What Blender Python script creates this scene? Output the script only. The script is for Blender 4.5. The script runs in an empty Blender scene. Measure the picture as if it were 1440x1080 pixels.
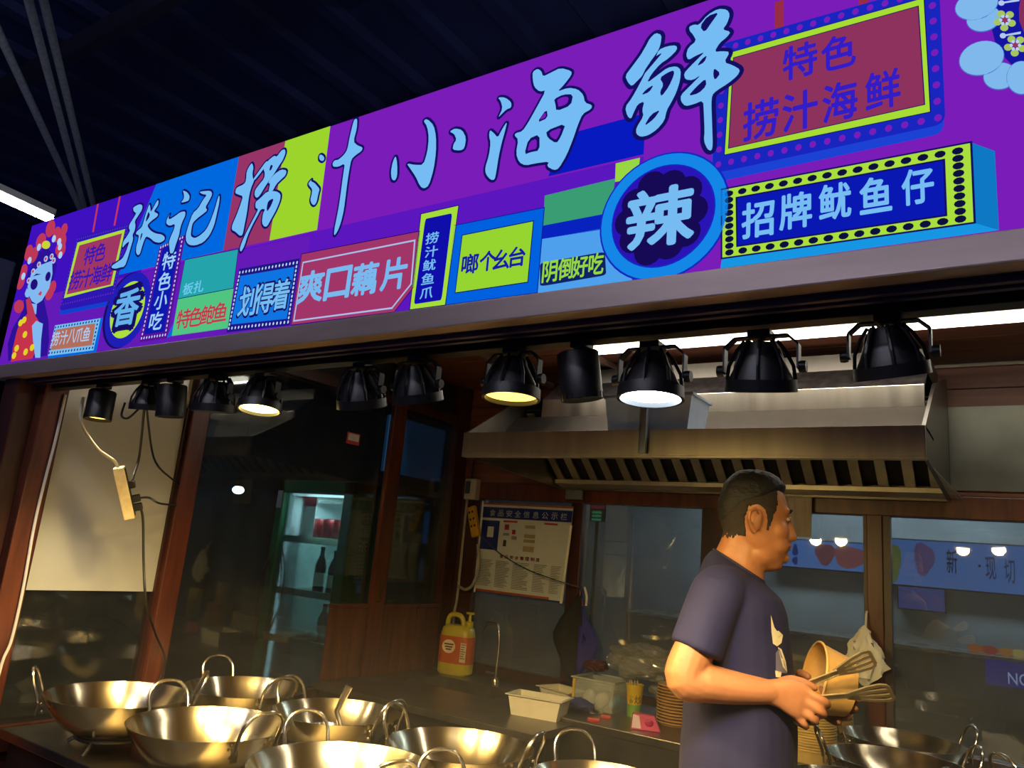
import bpy, bmesh, math, random
from mathutils import Vector, Matrix, Euler, noise as mnoise
from mathutils.bvhtree import BVHTree
random.seed(7)
C = bpy.context.scene.collection
SC = bpy.context.scene
R_ = math.radians

# ------------------------------------------------------------------ camera
FPX = 1075.0
ROLL, PITCH, YAW, CZ = R_(5.17), R_(12.57), R_(34.44), 1.45
FW = Vector((-math.sin(YAW)*math.cos(PITCH), math.cos(YAW)*math.cos(PITCH), math.sin(PITCH)))
_r0 = Vector((math.cos(YAW), math.sin(YAW), 0)); _u0 = _r0.cross(FW)
RT = _r0*math.cos(ROLL)+_u0*math.sin(ROLL)
UP = -_r0*math.sin(ROLL)+_u0*math.cos(ROLL)
CAM = Vector((0, 0, CZ))
cd = bpy.data.cameras.new('camera'); cam = bpy.data.objects.new('camera', cd); C.objects.link(cam)
cd.sensor_width = 36; cd.lens = 36*FPX/1440; cd.clip_start = .05; cd.clip_end = 200
m3 = Matrix((RT, UP, -FW)).transposed()
cam.matrix_world = Matrix.Translation(CAM) @ m3.to_4x4()
SC.camera = cam

# ------------------------------------------------------------------ world, exposure
SC.view_settings.view_transform = 'Standard'; SC.view_settings.look = 'None'
SC.view_settings.exposure = 0.0; SC.view_settings.gamma = 1.0; SC.view_settings.use_curve_mapping = False
w = bpy.data.worlds.new('night'); SC.world = w; w.use_nodes = True
w.node_tree.nodes['Background'].inputs[0].default_value = (.10, .14, .42, 1)
w.node_tree.nodes['Background'].inputs[1].default_value = .10

# where a ray of the photograph's lens meets a plane of the place
def ray(x, y): return FW+RT*((x-720)/FPX)+UP*((540-y)/FPX)
def onz(x, y, z): d = ray(x, y); return CAM+d*((z-CZ)/d.z)
def ony(x, y, Y): d = ray(x, y); return CAM+d*(Y/d.y)
def onx(x, y, X): d = ray(x, y); return CAM+d*(X/d.x)
def onw(x, y, w_): return CAM+ray(x, y)*w_

# ------------------------------------------------------------------ materials
def s2l(v):
    v /= 255.0
    return v/12.92 if v <= .04045 else ((v+.055)/1.055)**2.4
def lin(c): return (s2l(c[0]), s2l(c[1]), s2l(c[2]), 1)
_M = {}
def mat(name, col, rough=.6, metal=0.0, var=.12, scale=14.0, bump=0.0, spec=.5, stretch=None, trans=0.0, alpha=1.0, sss=0.0):
    if name in _M: return _M[name]
    m = bpy.data.materials.new(name); m.use_nodes = True; nt = m.node_tree; b = nt.nodes['Principled BSDF']
    c = lin(col)
    b.inputs['Roughness'].default_value = rough; b.inputs['Metallic'].default_value = metal
    b.inputs['Specular IOR Level'].default_value = spec
    b.inputs['Transmission Weight'].default_value = trans; b.inputs['Alpha'].default_value = alpha
    if sss:
        b.inputs['Subsurface Weight'].default_value = sss
        b.inputs['Subsurface Radius'].default_value = (.012, .005, .003); b.inputs['Subsurface Scale'].default_value = .5
    tc = nt.nodes.new('ShaderNodeTexCoord'); mp = nt.nodes.new('ShaderNodeMapping')
    if stretch: mp.inputs['Scale'].default_value = stretch
    nz = nt.nodes.new('ShaderNodeTexNoise'); nz.inputs['Scale'].default_value = scale; nz.inputs['Detail'].default_value = 5
    nt.links.new(tc.outputs['Object'], mp.inputs[0]); nt.links.new(mp.outputs[0], nz.inputs['Vector'])
    rp = nt.nodes.new('ShaderNodeValToRGB')
    rp.color_ramp.elements[0].position = .3; rp.color_ramp.elements[1].position = .7
    rp.color_ramp.elements[0].color = tuple(v*(1-var) for v in c[:3])+(1,)
    rp.color_ramp.elements[1].color = tuple(min(1, v*(1+var)) for v in c[:3])+(1,)
    nt.links.new(nz.outputs['Fac'], rp.inputs[0]); nt.links.new(rp.outputs[0], b.inputs['Base Color'])
    if metal > .5:
        mr = nt.nodes.new('ShaderNodeMapRange'); mr.inputs[3].default_value = max(.05, rough-.07); mr.inputs[4].default_value = rough+.1
        nt.links.new(nz.outputs['Fac'], mr.inputs[0]); nt.links.new(mr.outputs[0], b.inputs['Roughness'])
    if bump:
        bp = nt.nodes.new('ShaderNodeBump'); bp.inputs['Strength'].default_value = bump; bp.inputs['Distance'].default_value = .004
        nt.links.new(nz.outputs['Fac'], bp.inputs['Height']); nt.links.new(bp.outputs[0], b.inputs['Normal'])
    _M[name] = m; return m
def emit(name, col, strength=1.0, var=0.0):
    if name in _M: return _M[name]
    m = bpy.data.materials.new(name); m.use_nodes = True; nt = m.node_tree
    nt.nodes.remove(nt.nodes['Principled BSDF'])
    e = nt.nodes.new('ShaderNodeEmission'); e.inputs[0].default_value = lin(col); e.inputs[1].default_value = strength
    if var:
        tc = nt.nodes.new('ShaderNodeTexCoord'); nz = nt.nodes.new('ShaderNodeTexNoise'); nz.inputs['Scale'].default_value = 3
        nt.links.new(tc.outputs['Object'], nz.inputs['Vector'])
        mr = nt.nodes.new('ShaderNodeMapRange'); mr.inputs[3].default_value = strength*(1-var); mr.inputs[4].default_value = strength*(1+var)
        nt.links.new(nz.outputs['Fac'], mr.inputs[0]); nt.links.new(mr.outputs[0], e.inputs[1])
    nt.links.new(e.outputs[0], nt.nodes['Material Output'].inputs[0])
    _M[name] = m; return m
def wood(name, c0, c1, stretch=(3, 3, .35), rough=.35, scale=9):
    if name in _M: return _M[name]
    m = mat(name, c0, rough, var=.1, scale=scale, bump=.12, stretch=stretch)
    r = [n for n in m.node_tree.nodes if n.type == 'VALTORGB'][0].color_ramp
    r.elements[0].color = lin(c0); r.elements[1].color = lin(c1)
    return m
def glass(name, tint=(225, 235, 240), refl=.10, rough=.02, haze=0.0):
    if name in _M: return _M[name]
    m = bpy.data.materials.new(name); m.use_nodes = True; nt = m.node_tree
    nt.nodes.remove(nt.nodes['Principled BSDF'])
    t = nt.nodes.new('ShaderNodeBsdfTransparent'); t.inputs[0].default_value = lin(tint)
    g = nt.nodes.new('ShaderNodeBsdfGlossy'); g.inputs['Roughness'].default_value = rough
    d = nt.nodes.new('ShaderNodeBsdfDiffuse'); d.inputs[0].default_value = (.5, .5, .45, 1)
    lw = nt.nodes.new('ShaderNodeLayerWeight'); lw.inputs[0].default_value = .25
    mr = nt.nodes.new('ShaderNodeMapRange'); mr.inputs[3].default_value = refl; mr.inputs[4].default_value = .8
    nt.links.new(lw.outputs['Fresnel'], mr.inputs[0])
    # uneven milky film mixed in, making panes look hazier and lighter
    tc = nt.nodes.new('ShaderNodeTexCoord'); nz = nt.nodes.new('ShaderNodeTexNoise'); nz.inputs['Scale'].default_value = 6; nz.inputs['Detail'].default_value = 6
    nt.links.new(tc.outputs['Object'], nz.inputs['Vector'])
    mh = nt.nodes.new('ShaderNodeMapRange'); mh.inputs[3].default_value = haze*.4; mh.inputs[4].default_value = haze*1.6
    nt.links.new(nz.outputs['Fac'], mh.inputs[0])
    m0 = nt.nodes.new('ShaderNodeMixShader'); nt.links.new(mh.outputs[0], m0.inputs[0])
    nt.links.new(t.outputs[0], m0.inputs[1]); nt.links.new(d.outputs[0], m0.inputs[2])
    mx = nt.nodes.new('ShaderNodeMixShader'); nt.links.new(mr.outputs[0], mx.inputs[0])
    nt.links.new(m0.outputs[0], mx.inputs[1]); nt.links.new(g.outputs[0], mx.inputs[2])
    nt.links.new(mx.outputs[0], nt.nodes['Material Output'].inputs[0])
    _M[name] = m; return m

STEEL = mat('stainless steel', (178, 172, 160), .26, 1.0, .12, 6, stretch=(1, 1, 12))
WOKM = mat('wok steel', (216, 202, 168), .25, 1.0, .05, 9)
_tg = WOKM.node_tree.nodes.new('ShaderNodeTangent'); _tg.direction_type = 'RADIAL'; _tg.axis = 'Z'
WOKM.node_tree.links.new(_tg.outputs[0], WOKM.node_tree.nodes['Principled BSDF'].inputs['Tangent'])
WOKM.node_tree.nodes['Principled BSDF'].inputs['Anisotropic'].default_value = .7
WOKM.node_tree.nodes['Principled BSDF'].inputs['Anisotropic Rotation'].default_value = .25
for _n in [n for n in WOKM.node_tree.nodes if n.type == 'MAP_RANGE']: _n.inputs[3].default_value = .17; _n.inputs[4].default_value = .23
HANDLE = mat('handle steel', (205, 198, 180), .22, 1.0, .06, 20)
DARKSTEEL = mat('dull steel', (120, 115, 108), .38, 1.0, .2, 8)
BLACK = mat('black paint', (14, 14, 17), .38, var=.2)
BLACKM = mat('black cast metal', (17, 17, 20), .42, .0, .3, 40, bump=.1)
RUBBER = mat('black rubber', (16, 16, 17), .6)
REDWOOD = wood('red brown wood', (64, 30, 19), (102, 52, 34))
DARKWOOD = wood('dark red wood', (44, 22, 17), (70, 36, 27))
CEILWOOD = wood('brown wood board', (92, 52, 36), (128, 78, 54), stretch=(.3, 5, 5), rough=.45, scale=7)
WHITEP = mat('white plastic', (214, 210, 200), .4, var=.05)
GREYP = mat('grey plastic', (120, 120, 118), .5)

# ------------------------------------------------------------------ mesh building
class MB:
    def __init__(s): s.v = []; s.f = []
    def add(s, vs, fs):
        n = len(s.v); s.v += [Vector(v) for v in vs]; s.f += [tuple(i+n for i in f) for f in fs]; return s
    def box(s, a, b, bev=0.0, M=None):
        lo = Vector((min(a[0], b[0]), min(a[1], b[1]), min(a[2], b[2]))); hi = Vector((max(a[0], b[0]), max(a[1], b[1]), max(a[2], b[2])))
        bm = bmesh.new(); bmesh.ops.create_cube(bm, size=1)
        for v in bm.verts:
            v.co = Vector((lo[i]+(v.co[i]+.5)*(hi[i]-lo[i]) for i in range(3)))
        if bev:
            bmesh.ops.bevel(bm, geom=bm.edges[:], offset=min(bev, .45*min(hi-lo)), segments=2, profile=.6, affect='EDGES')
        vs = [(M @ v.co if M else v.co.copy()) for v in bm.verts]; bm.verts.index_update()
        s.add(vs, [[v.index for v in f.verts] for f in bm.faces]); bm.free(); return s
    def tube(s, pts, r, seg=8, cap=True, closed=False):
        pts = [Vector(p) for p in pts]; n = len(pts)
        rs = r if isinstance(r, (list, tuple)) else [r]*n
        rings = []; up = None
        for i, p in enumerate(pts):
            if closed: t = (pts[(i+1) % n]-pts[i-1])
            else: t = pts[min(i+1, n-1)]-pts[max(i-1, 0)]
            t = t.normalized() if t.length > 1e-9 else Vector((0, 0, 1))
            if up is None:
                up = t.orthogonal().normalized()
            else:
                up = (up-t*up.dot(t)); up = up.normalized() if up.length > 1e-6 else t.orthogonal().normalized()
            sd = t.cross(up)
            rings.append([p+(up*math.cos(2*math.pi*k/seg)+sd*math.sin(2*math.pi*k/seg))*rs[i] for k in range(seg)])
        vs = [v for rr in rings for v in rr]; fs = []
        for i in range(n if closed else n-1):
            for k in range(seg):
                a = i*seg+k; b = i*seg+(k+1) % seg; c = ((i+1) % n)*seg+(k+1) % seg; d = ((i+1) % n)*seg+k
                fs.append((a, b, c, d))
        if cap and not closed:
            fs.append(tuple(range(seg))[::-1]); fs.append(tuple((n-1)*seg+k for k in range(seg)))
        return s.add(vs, fs)
    def lathe(s, prof, seg=32, M=None, cap=False):
        vs = []; fs = []; n = len(prof)
        for (r, z) in prof:
            for k in range(seg):
                a = 2*math.pi*k/seg; v = Vector((r*math.cos(a), r*math.sin(a), z)); vs.append(M @ v if M else v)
        for i in range(n-1):
            for k in range(seg):
                fs.append((i*seg+k, i*seg+(k+1) % seg, (i+1)*seg+(k+1) % seg, (i+1)*seg+k))
        if cap:
            fs.append(tuple(range(seg))[::-1]); fs.append(tuple((n-1)*seg+k for k in range(seg)))
        return s.add(vs, fs)
    def loft(s, rings):
        # rings: (centre, u axis, v axis, ru, rv, power)
        seg = 28; vs = []; fs = []
        for (c, u, v, ru, rv, pw) in rings:
            c = Vector(c); u = Vector(u).normalized(); v = Vector(v).normalized()
            for k in range(seg):
                a = 2*math.pi*k/seg; ca, sa = math.cos(a), math.sin(a)
                x = math.copysign(abs(ca)**(2/pw), ca); y = math.copysign(abs(sa)**(2/pw), sa)
                vs.append(c+u*(ru*x)+v*(rv*y))
        n = len(rings)
        for i in range(n-1):
            for k in range(seg):
                fs.append((i*seg+k, i*seg+(k+1) % seg, (i+1)*seg+(k+1) % seg, (i+1)*seg+k))
        fs.append(tuple(range(seg))[::-1]); fs.append(tuple((n-1)*seg+k for k in range(seg)))
        return s.add(vs, fs)
    def ball(s, c, r, M=None, seg=16, rg=10):
        r = Vector(r) if not isinstance(r, (int, float)) else Vector((r, r, r)); c = Vector(c)
        vs = []; fs = []
        for i in range(rg+1):
            th = math.pi*i/rg
            for k in range(seg):
                a = 2*math.pi*k/seg
                v = Vector((r.x*math.sin(th)*math.cos(a), r.y*math.sin(th)*math.sin(a), r.z*math.cos(th)))
                vs.append(c+(M @ v if M else v))
        for i in range(rg):
            for k in range(seg):
                fs.append((i*seg+k, (i+1)*seg+k, (i+1)*seg+(k+1) % seg, i*seg+(k+1) % seg))
        return s.add(vs, fs)
    def prism(s, poly, d):
        # poly: 3d points, d: extrusion vector
        n = len(poly); d = Vector(d); p = [Vector(q) for q in poly]
        return s.add(p+[q+d for q in p], [tuple(range(n))]+[tuple(range(n, 2*n))[::-1]]+[(i, i+n, (i+1) % n+n, (i+1) % n) for i in range(n)])
    def quad(s, *p): return s.add(p, [tuple(range(len(p)))])
    def build(s, name, material, parent=None, world=True, smooth=False, fix=True, kind=None, label=None, solid=0.0, subd=0, bevel=0.0):
        root = parent.parent if (parent and parent.parent) else parent
        if parent is not None and world:
            inv = root.matrix_basis.inverted(); vs = [inv @ v for v in s.v]; off = None
        elif parent is None and world:
            xs = [v.x for v in s.v]; ys = [v.y for v in s.v]; zs = [v.z for v in s.v]
            off = Vector(((min(xs)+max(xs))/2, (min(ys)+max(ys))/2, min(zs))); vs = [v-off for v in s.v]
        else: vs = s.v; off = None
        me = bpy.data.meshes.new(name); me.from_pydata([tuple(v) for v in vs], [], s.f)
        if fix:
            bm = bmesh.new(); bm.from_mesh(me); bmesh.ops.remove_doubles(bm, verts=bm.verts[:], dist=1e-6)
            bmesh.ops.recalc_face_normals(bm, faces=bm.faces[:]); bm.to_mesh(me); bm.free()
        me.update()
        if smooth:
            for p in me.polygons: p.use_smooth = True
        if material: me.materials.append(material)
        o = bpy.data.objects.new(name, me); C.objects.link(o)
        if parent is not None: o.parent = parent
        if off is not None: o.location = off
        if solid:
            md = o.modifiers.new('thickness', 'SOLIDIFY'); md.thickness = solid; md.offset = 0
        if subd:
            md = o.modifiers.new('smooth', 'SUBSURF'); md.levels = subd; md.render_levels = subd
        if bevel:
            md = o.modifiers.new('edge', 'BEVEL'); md.width = bevel; md.segments = 2; md.limit_method = 'ANGLE'
        if smooth:
            try: me.set_sharp_from_angle(angle=R_(42))
            except Exception: pass
        if kind: o['kind'] = kind
        if label: o['label'] = label
        return o
def tag(o, label=None, cat=None, group=None, kind=None):
    if label: o['label'] = label
    if cat: o['category'] = cat
    if group: o['group'] = group
    if kind: o['kind'] = kind
    return o
def thing(name, label, cat, loc=(0, 0, 0), rot=(0, 0, 0), group=None):
    o = bpy.data.objects.new(name, None); C.objects.link(o); o.empty_display_size = .05
    o.location = loc; o.rotation_euler = rot
    o.matrix_basis = Matrix.LocRotScale(Vector(loc), Euler(rot), Vector((1, 1, 1)))
    return tag(o, label, cat, group)
def struct(name, loc=(0, 0, 0)):
    o = bpy.data.objects.new(name, None); C.objects.link(o); o.location = loc
    o.matrix_basis = Matrix.Translation(Vector(loc)); o['kind'] = 'structure'; return o
def dup(root, loc=None, rot=None, label=None):
    r = root.copy(); C.objects.link(r)
    if loc is not None: r.location = loc
    if rot is not None: r.rotation_euler = rot
    if label: r['label'] = label
    for ch in list(root.children):
        c = ch.copy(); C.objects.link(c); c.parent = r
        for g in list(ch.children):
            d = g.copy(); C.objects.link(d); d.parent = c
    return r
def smooth_path(pts, n=6, closed=False):
    pts = [Vector(p) for p in pts]; out = []; N = len(pts)
    rng = range(N if closed else N-1)
    for i in rng:
        p0 = pts[i-1] if (i > 0 or closed) else pts[0]; p1 = pts[i]; p2 = pts[(i+1) % N]
        p3 = pts[(i+2) % N] if (closed or i+2 < N) else pts[-1]
        for k in range(n):
            t = k/n
            out.append(.5*((2*p1)+(p2-p0)*t+(2*p0-5*p1+4*p2-p3)*t*t+(3*p1-p0-3*p2+p3)*t**3))
    if not closed: out.append(pts[-1])
    return out
# flat lettering: outline of a string as a mesh, box-normalised to 0..1
_T = {}
def glyphs(txt, bold=0.0):
    k = txt
    if k in _T: return _T[k]
    cu = bpy.data.curves.new('lettering', 'FONT'); cu.body = txt; cu.size = 1; cu.resolution_u = 3; cu.fill_mode = 'FRONT'
    o = bpy.data.objects.new('lettering', cu); C.objects.link(o); bpy.context.view_layer.update()
    me = o.evaluated_get(bpy.context.evaluated_depsgraph_get()).to_mesh()
    vs = [(v.co.x, v.co.y) for v in me.vertices]; fs = [tuple(p.vertices) for p in me.polygons]
    bpy.data.objects.remove(o); bpy.data.curves.remove(cu)
    x0 = min(v[0] for v in vs); x1 = max(v[0] for v in vs); y0 = min(v[1] for v in vs); y1 = max(v[1] for v in vs)
    _T[k] = ([((x-x0)/(x1-x0), (y-y0)/(y1-y0)) for x, y in vs], fs); return _T[k]
def letters(mb, txt, o, ux, uy, bold=0.0, slant=0.0):
    """fit txt into the parallelogram with lower left corner o and edge vectors ux, uy"""
    vs, fs = glyphs(txt, bold); o = Vector(o); ux = Vector(ux); uy = Vector(uy)
    b = bold*.9; n = max(1, len(txt))
    for dx, dy in ((0, 0),) if b <= 0 else ((0, 0), (b, 0), (-b, 0), (0, b), (0, -b), (.7*b, .7*b), (-.7*b, .7*b), (.7*b, -.7*b), (-.7*b, -.7*b)):
        mb.add([o+ux*(x+dx/n+slant*y)+uy*(y+dy) for x, y in vs], fs)
    return mb
def area(name, loc, rot, sx, sy, power, col, parent=None):
    l = bpy.data.lights.new(name, 'AREA'); l.shape = 'RECTANGLE'; l.size = sx; l.size_y = sy; l.energy = power; l.color = col
    o = bpy.data.objects.new(name, l); C.objects.link(o); o.location = loc; o.rotation_euler = rot
    if parent: o.parent = parent
    return o
XL, YB, YS = -2.88, 3.80, 1.20
ZC = .745      # worktop of the wok counter
ZCEIL = 2.45

# ================================================================== THE SETTING
tag(MB().box((-9, -4, -.06), (5, 12, 0)).build('floor', mat('floor tile', (58, 56, 54), .35, var=.3, scale=3)), kind='structure')

# --- market hall roof high above the stalls: corrugated sheet, ribs into the depth, purlins along the row
roof = struct('roof', (0, 0, 5.6))
mb = MB(); xs = []
x = -16.0; k = 0
prof = [(0, 0), (.25, 0), (.3, -.06), (.42, -.06), (.47, 0)]
pts = []
while x < 8:
    for dx, dz in prof: pts.append((x+dx, 5.6+dz))
    x += .62
for i in range(len(pts)-1):
    a, b = pts[i], pts[i+1]
    mb.quad((a[0], -4, a[1]), (b[0], -4, b[1]), (b[0], 13, b[1]), (a[0], 13, a[1]))
mb.build('roof_sheet', mat('roof sheet', (40, 50, 104), .7, var=.15, scale=1.5), roof, fix=False)
for yy in (.4, 2.6, 4.8, 7.0):
    MB().box((-16, yy-.05, 5.30), (8, yy+.05, 5.48)).build('purlin', mat('roof steel', (48, 52, 70), .5), roof)
tag(MB().box((-16, 12.9, 0), (8, 13, 5.6)).build('wall_far', mat('far hall wall', (18, 20, 30), .8)), kind='structure')
tag(MB().box((-16.1, -4, 0), (-16, 13, 5.6)).build('wall_far_left', mat('far hall wall', (18, 20, 30), .8)), kind='structure')

# three pale service pipes below the roof
PIPE = mat('galvanised pipe', (205, 208, 220), .5, .1, .2, 30)
for i, (a, b, lab) in enumerate((((0, 50), (112, 292), 'thin pale pipe under the dark roof, farthest left of three'),
                                 ((40, 0), (117, 287), 'pale pipe under the dark roof, middle one of three'),
                                 ((61, 0), (131, 287), 'pale pipe under the dark roof, nearest the sign of three'))):
    A, B = onz(*a, 4.6+.03*i), onz(*b, 4.6+.03*i); d = (B-A).normalized()
    tag(MB().tube([A-d*2.2, A, B, B+d*.6], .03, 10).build('roof_pipe', PIPE, smooth=True), lab, 'pipe', 'roof pipes')

# --- left side wall of the stall: wooden posts, glass, a pale board behind the first pane
wl = struct('wall_left', (XL, 2.5, 0))
def post(y0, y1, z0=0, z1=ZCEIL, m=REDWOOD, x0=XL-.10, x1=XL+.0):
    b = MB().box((x0, y0, z0), (x1, y1, z1), .006)
    return b.build('post', m, wl)
post(1.215, 1.30, 0, 1.95, DARKWOOD, XL-.16, XL-.05); post(1.285, 1.365, 0, 1.95, REDWOOD)
post(1.87, 1.955); post(3.085, 3.19, 0, ZCEIL, REDWOOD, XL-.03, XL+.0); post(3.665, 3.80, 0, ZCEIL, DARKWOOD)
for y0, y1 in ((1.36, 1.375), (1.858, 1.872), (1.953, 1.967)):
    MB().box((XL-.07, y0, .75), (XL-.02, y1, 1.93)).build('glazing_bead', DARKWOOD, wl)
MB().box((XL-.09, 1.365, 2.20), (XL-.01, 3.80, 2.255)).build('top_rail', DARKWOOD, wl)
MB().box((XL-.09, 1.365, 2.255), (XL-.06, 3.80, ZCEIL)).build('upper_panel', mat('dark panel', (40, 34, 36), .6), wl)
MB().box((XL-.09, 1.365, .66), (XL-.01, 3.80, .74)).build('sill_rail', DARKWOOD, wl)
MB().box((XL-.09, 1.30, 0), (XL-.02, 3.80, .66)).build('lower_panel', DARKWOOD, wl)
GL1 = glass('side glass', (206, 216, 218), .05, .03, .02)
for y0, y1 in ((1.372, 1.862), (1.962, 3.095), (3.185, 3.67)):
    MB().box((XL-.05, y0, .74), (XL-.044, y1, 2.20)).build('glass_pane', GL1, wl)
MB().box((XL-.040, 1.372, 1.183), (XL-.034, 1.866, 2.2)).build('pale_board', mat('pale acrylic board', (186, 188, 180), .14, var=.05, scale=2, spec=.6), wl,
    label='pale glossy board behind the power strip')
for y0, y1, n_ in ((2.82, 3.075, 3), (3.19, 3.665, 5)):
    for k in range(n_):
        MB().box((XL-.035, y0+(y1-y0)*k/n_+.002, .74), (XL-.012, y0+(y1-y0)*(k+1)/n_-.002, 1.115), .003).build('plank', wood('panel wood', (64, 34, 20), (100, 58, 36)), wl)
    MB().box((XL-.04, y0, 1.115), (XL-.005, y1, 1.135), .003).build('plank_cap', REDWOOD, wl)
sp_ = onx(497, 617, XL-.04)
MB().box((XL-.043, sp_.y-.045, sp_.z-.03), (XL-.040, sp_.y+.045, sp_.z+.03)).build('sticker', mat('red white sticker', (190, 60, 60), .5), wl)
MB().box((XL-.0395, sp_.y-.038, sp_.z-.012), (XL-.0385, sp_.y+.038, sp_.z+.024)).build('sticker', mat('white sticker paper', (200, 196, 188), .5), wl)
# door latch on the side glass
MB().box((XL-.02, 3.12, 1.15), (XL+.015, 3.135, 1.26), .004).build('latch', mat('brass', (150, 120, 60), .35, 1), wl)

# --- back wall: mullions and glass, brown boards above
wb = struct('wall_back', (-1.2, YB, 0))
XR = 1.4
for x0, x1, m in ((-2.88, -2.735, DARKWOOD), (-2.11, -2.035, DARKWOOD), (-1.36, -1.25, DARKWOOD), (-.60, -.535, REDWOOD), (.35, .42, REDWOOD), (XR-.06, XR, REDWOOD)):
    MB().box((x0, YB-.03, .78), (x1, YB+.05, 1.82), .004).build('mullion', m, wb)
MB().box((XL, YB-.035, 1.765), (XR, YB+.05, 1.86), .004).build('transom', REDWOOD, wb)
MB().box((XL, YB-.03, .72), (XR, YB+.05, .83), .004).build('sill', DARKWOOD, wb)
MB().box((XL, YB-.01, 0), (XR, YB+.05, .72)).build('lower_panel', DARKWOOD, wb)
n = 5
for i in range(n):
    z0 = 1.862+(ZCEIL-1.862)*i/n; z1 = 1.862+(ZCEIL-1.862)*(i+1)/n-.003
    MB().box((XL, YB-.02, z0), (XR, YB+.05, z1), .002).build('board', CEILWOOD, wb)
GL2 = glass('back glass', (196, 208, 214), .08, .02, .12)
for x0, x1 in ((-2.735, -2.11), (-2.035, -1.36), (-1.25, -.60), (-.535, .35), (.42, XR-.06)):
    MB().box((x0, YB+.006, .83), (x1, YB+.012, 1.765)).build('glass_pane', GL2, wb)
for x0, x1 in ((-1.25, -1.235), (-.615, -.60), (-.535, -.505), (.335, .35)):
    MB().box((x0, YB-.018, .83), (x1, YB+.03, 1.765)).build('glazing_bead', mat('bead', (70, 55, 48), .4), wb)
MB().box((-.295, YB-.03, 1.885), (XR, YB-.02, 2.25), .001).build('splash_plate', mat('dull plate', (112, 112, 100), .38, .75, .2, 7), wb, label='dull metal plate right of the hood')
tag(MB().box((XR, 1.36, 0), (XR+.08, YB+.05, ZCEIL)).build('wall_right', DARKWOOD), kind='structure')

# --- stall ceiling: brown boards along the row
ce = struct('ceiling', (-1, 2.6, ZCEIL))
n = 12
for i in range(n):
    y0 = 1.37+(YB-1.37)*i/n; y1 = 1.37+(YB-1.37)*(i+1)/n-.004
    MB().box((XL-.1, y0, ZCEIL), (XR, y1, ZCEIL+.03), .002).build('board', CEILWOOD, ce)
for x0 in (-2.3, -1.75):
    MB().box((x0, 1.40, ZCEIL-.03), (x0+.03, 3.75, ZCEIL), .003).build('batten', mat('pale batten', (120, 92, 76), .5), ce)

# --- front beam under the sign: brushed metal fascia, dark soffit with ridges
fb = struct('trim_front', (-1.2, YS, 1.88))
MB().box((-3.09, YS-.012, 1.904), (1.2, YS+.03, 1.953), .003).build('fascia', mat('brushed fascia', (150, 132, 130), .40, .45, .25, 3, stretch=(.4, 4, 4)), fb)
SOF = mat('dark soffit', (52, 44, 88), .42, .2)
MB().box((-3.09, YS+.03, 1.904), (1.2, 1.40, 1.955)).build('soffit', SOF, fb)
for y0 in (1.235, 1.265, 1.355):
    MB().box((-3.05, y0, 1.893), (1.2, y0+.014, 1.904), .002).build('ridge', SOF, fb)
MB().box((-3.08, 1.36, 1.955), (1.2, 1.40, 2.50)).build('back_board', SOF, fb)

# ================================================================== BEYOND THE GLASS
# counter and lit menus of the stall across the aisle behind the back windows
fy = 6.6
tag(MB().box((-5.4, fy+.085, 0), (3.2, fy+.14, 3.0)).build('wall_opposite', mat('opposite stall wall', (112, 118, 118), .7, var=.35, scale=1.6)), kind='structure')
def menu_box(x0, y0, x1, y1, label, base, items, txt=()):
    a = ony(x0, y0, fy); b = ony(x1, y1, fy)
    X0, X1 = a.x, b.x; Z1 = max(a.z, b.z); Z0 = min(a.z, b.z)
    t = thing('menu_lightbox', label, 'sign', ((X0+X1)/2, fy, Z0), group='lit menus of the opposite stall')
    MB().box((X0, fy, Z0), (X1, fy+.08, Z1), .004).build('case', BLACK, t)
    MB().box((X0+.01, fy-.004, Z0+.01), (X1-.01, fy, Z1-.01)).build('print', emit('menu '+label[:14], base, 1.0, .15), t)
    for i, (u, v, ru, rv, c) in enumerate(items):
        p = []
        for k in range(14):
            q = 2*math.pi*k/14; rr = 1+.14*math.sin(3*q+i)
            p.append((X0+(X1-X0)*u+(X1-X0)*ru*rr*math.cos(q), fy-.008-.001*i, Z0+(Z1-Z0)*v+(Z1-Z0)*rv*rr*math.sin(q)))
        MB().quad(*p).build('dish_picture', emit('dish%d%d%d' % c, c, .8), t, fix=False)
    for s, u0, v0, u1, v1, c in txt:
        letters(MB(), s, (X0+(X1-X0)*u0, fy-.016, Z0+(Z1-Z0)*v0), ((X1-X0)*(u1-u0), 0, 0), (0, 0, (Z1-Z0)*(v1-v0)), .015).build('lettering', emit('menu text%d' % c[0], c, 1), t, fix=False)
    return t
menu_box(1085, 796, 1226, 764, 'small blue lit menu with red dishes left of the back post', (98, 138, 205),
         [(.55, .55, .10, .36, (150, 80, 90)), (.80, .5, .17, .36, (178, 96, 98)), (.14, .6, .03, .2, (40, 60, 140)), (.25, .6, .03, .2, (40, 60, 140)), (.14, .25, .03, .14, (40, 60, 140)), (.25, .25, .03, .14, (40, 60, 140))])
menu_box(1246, 822, 1500, 770, 'long blue lit menu strip with black lettering behind the right pane', (92, 128, 192),
         [(.05, .5, .045, .4, (120, 130, 70)), (.23, .6, .06, .34, (120, 90, 140))],
         [('新', .36, .34, .42, .82, (24, 30, 60)), ('·', .535, .5, .55, .56, (24, 30, 60)), ('现', .575, .28, .63, .72, (50, 60, 100)), ('切', .675, .24, .73, .7, (50, 60, 100))])
menu_box(1262, 856, 1330, 828, 'dim violet lit menu with three round pictures under the long strip', (70, 80, 140), [(.2, .5, .12, .3, (96, 84, 150)), (.5, .5, .12, .3, (92, 78, 146)), (.8, .45, .12, .3, (96, 84, 150))])
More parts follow.
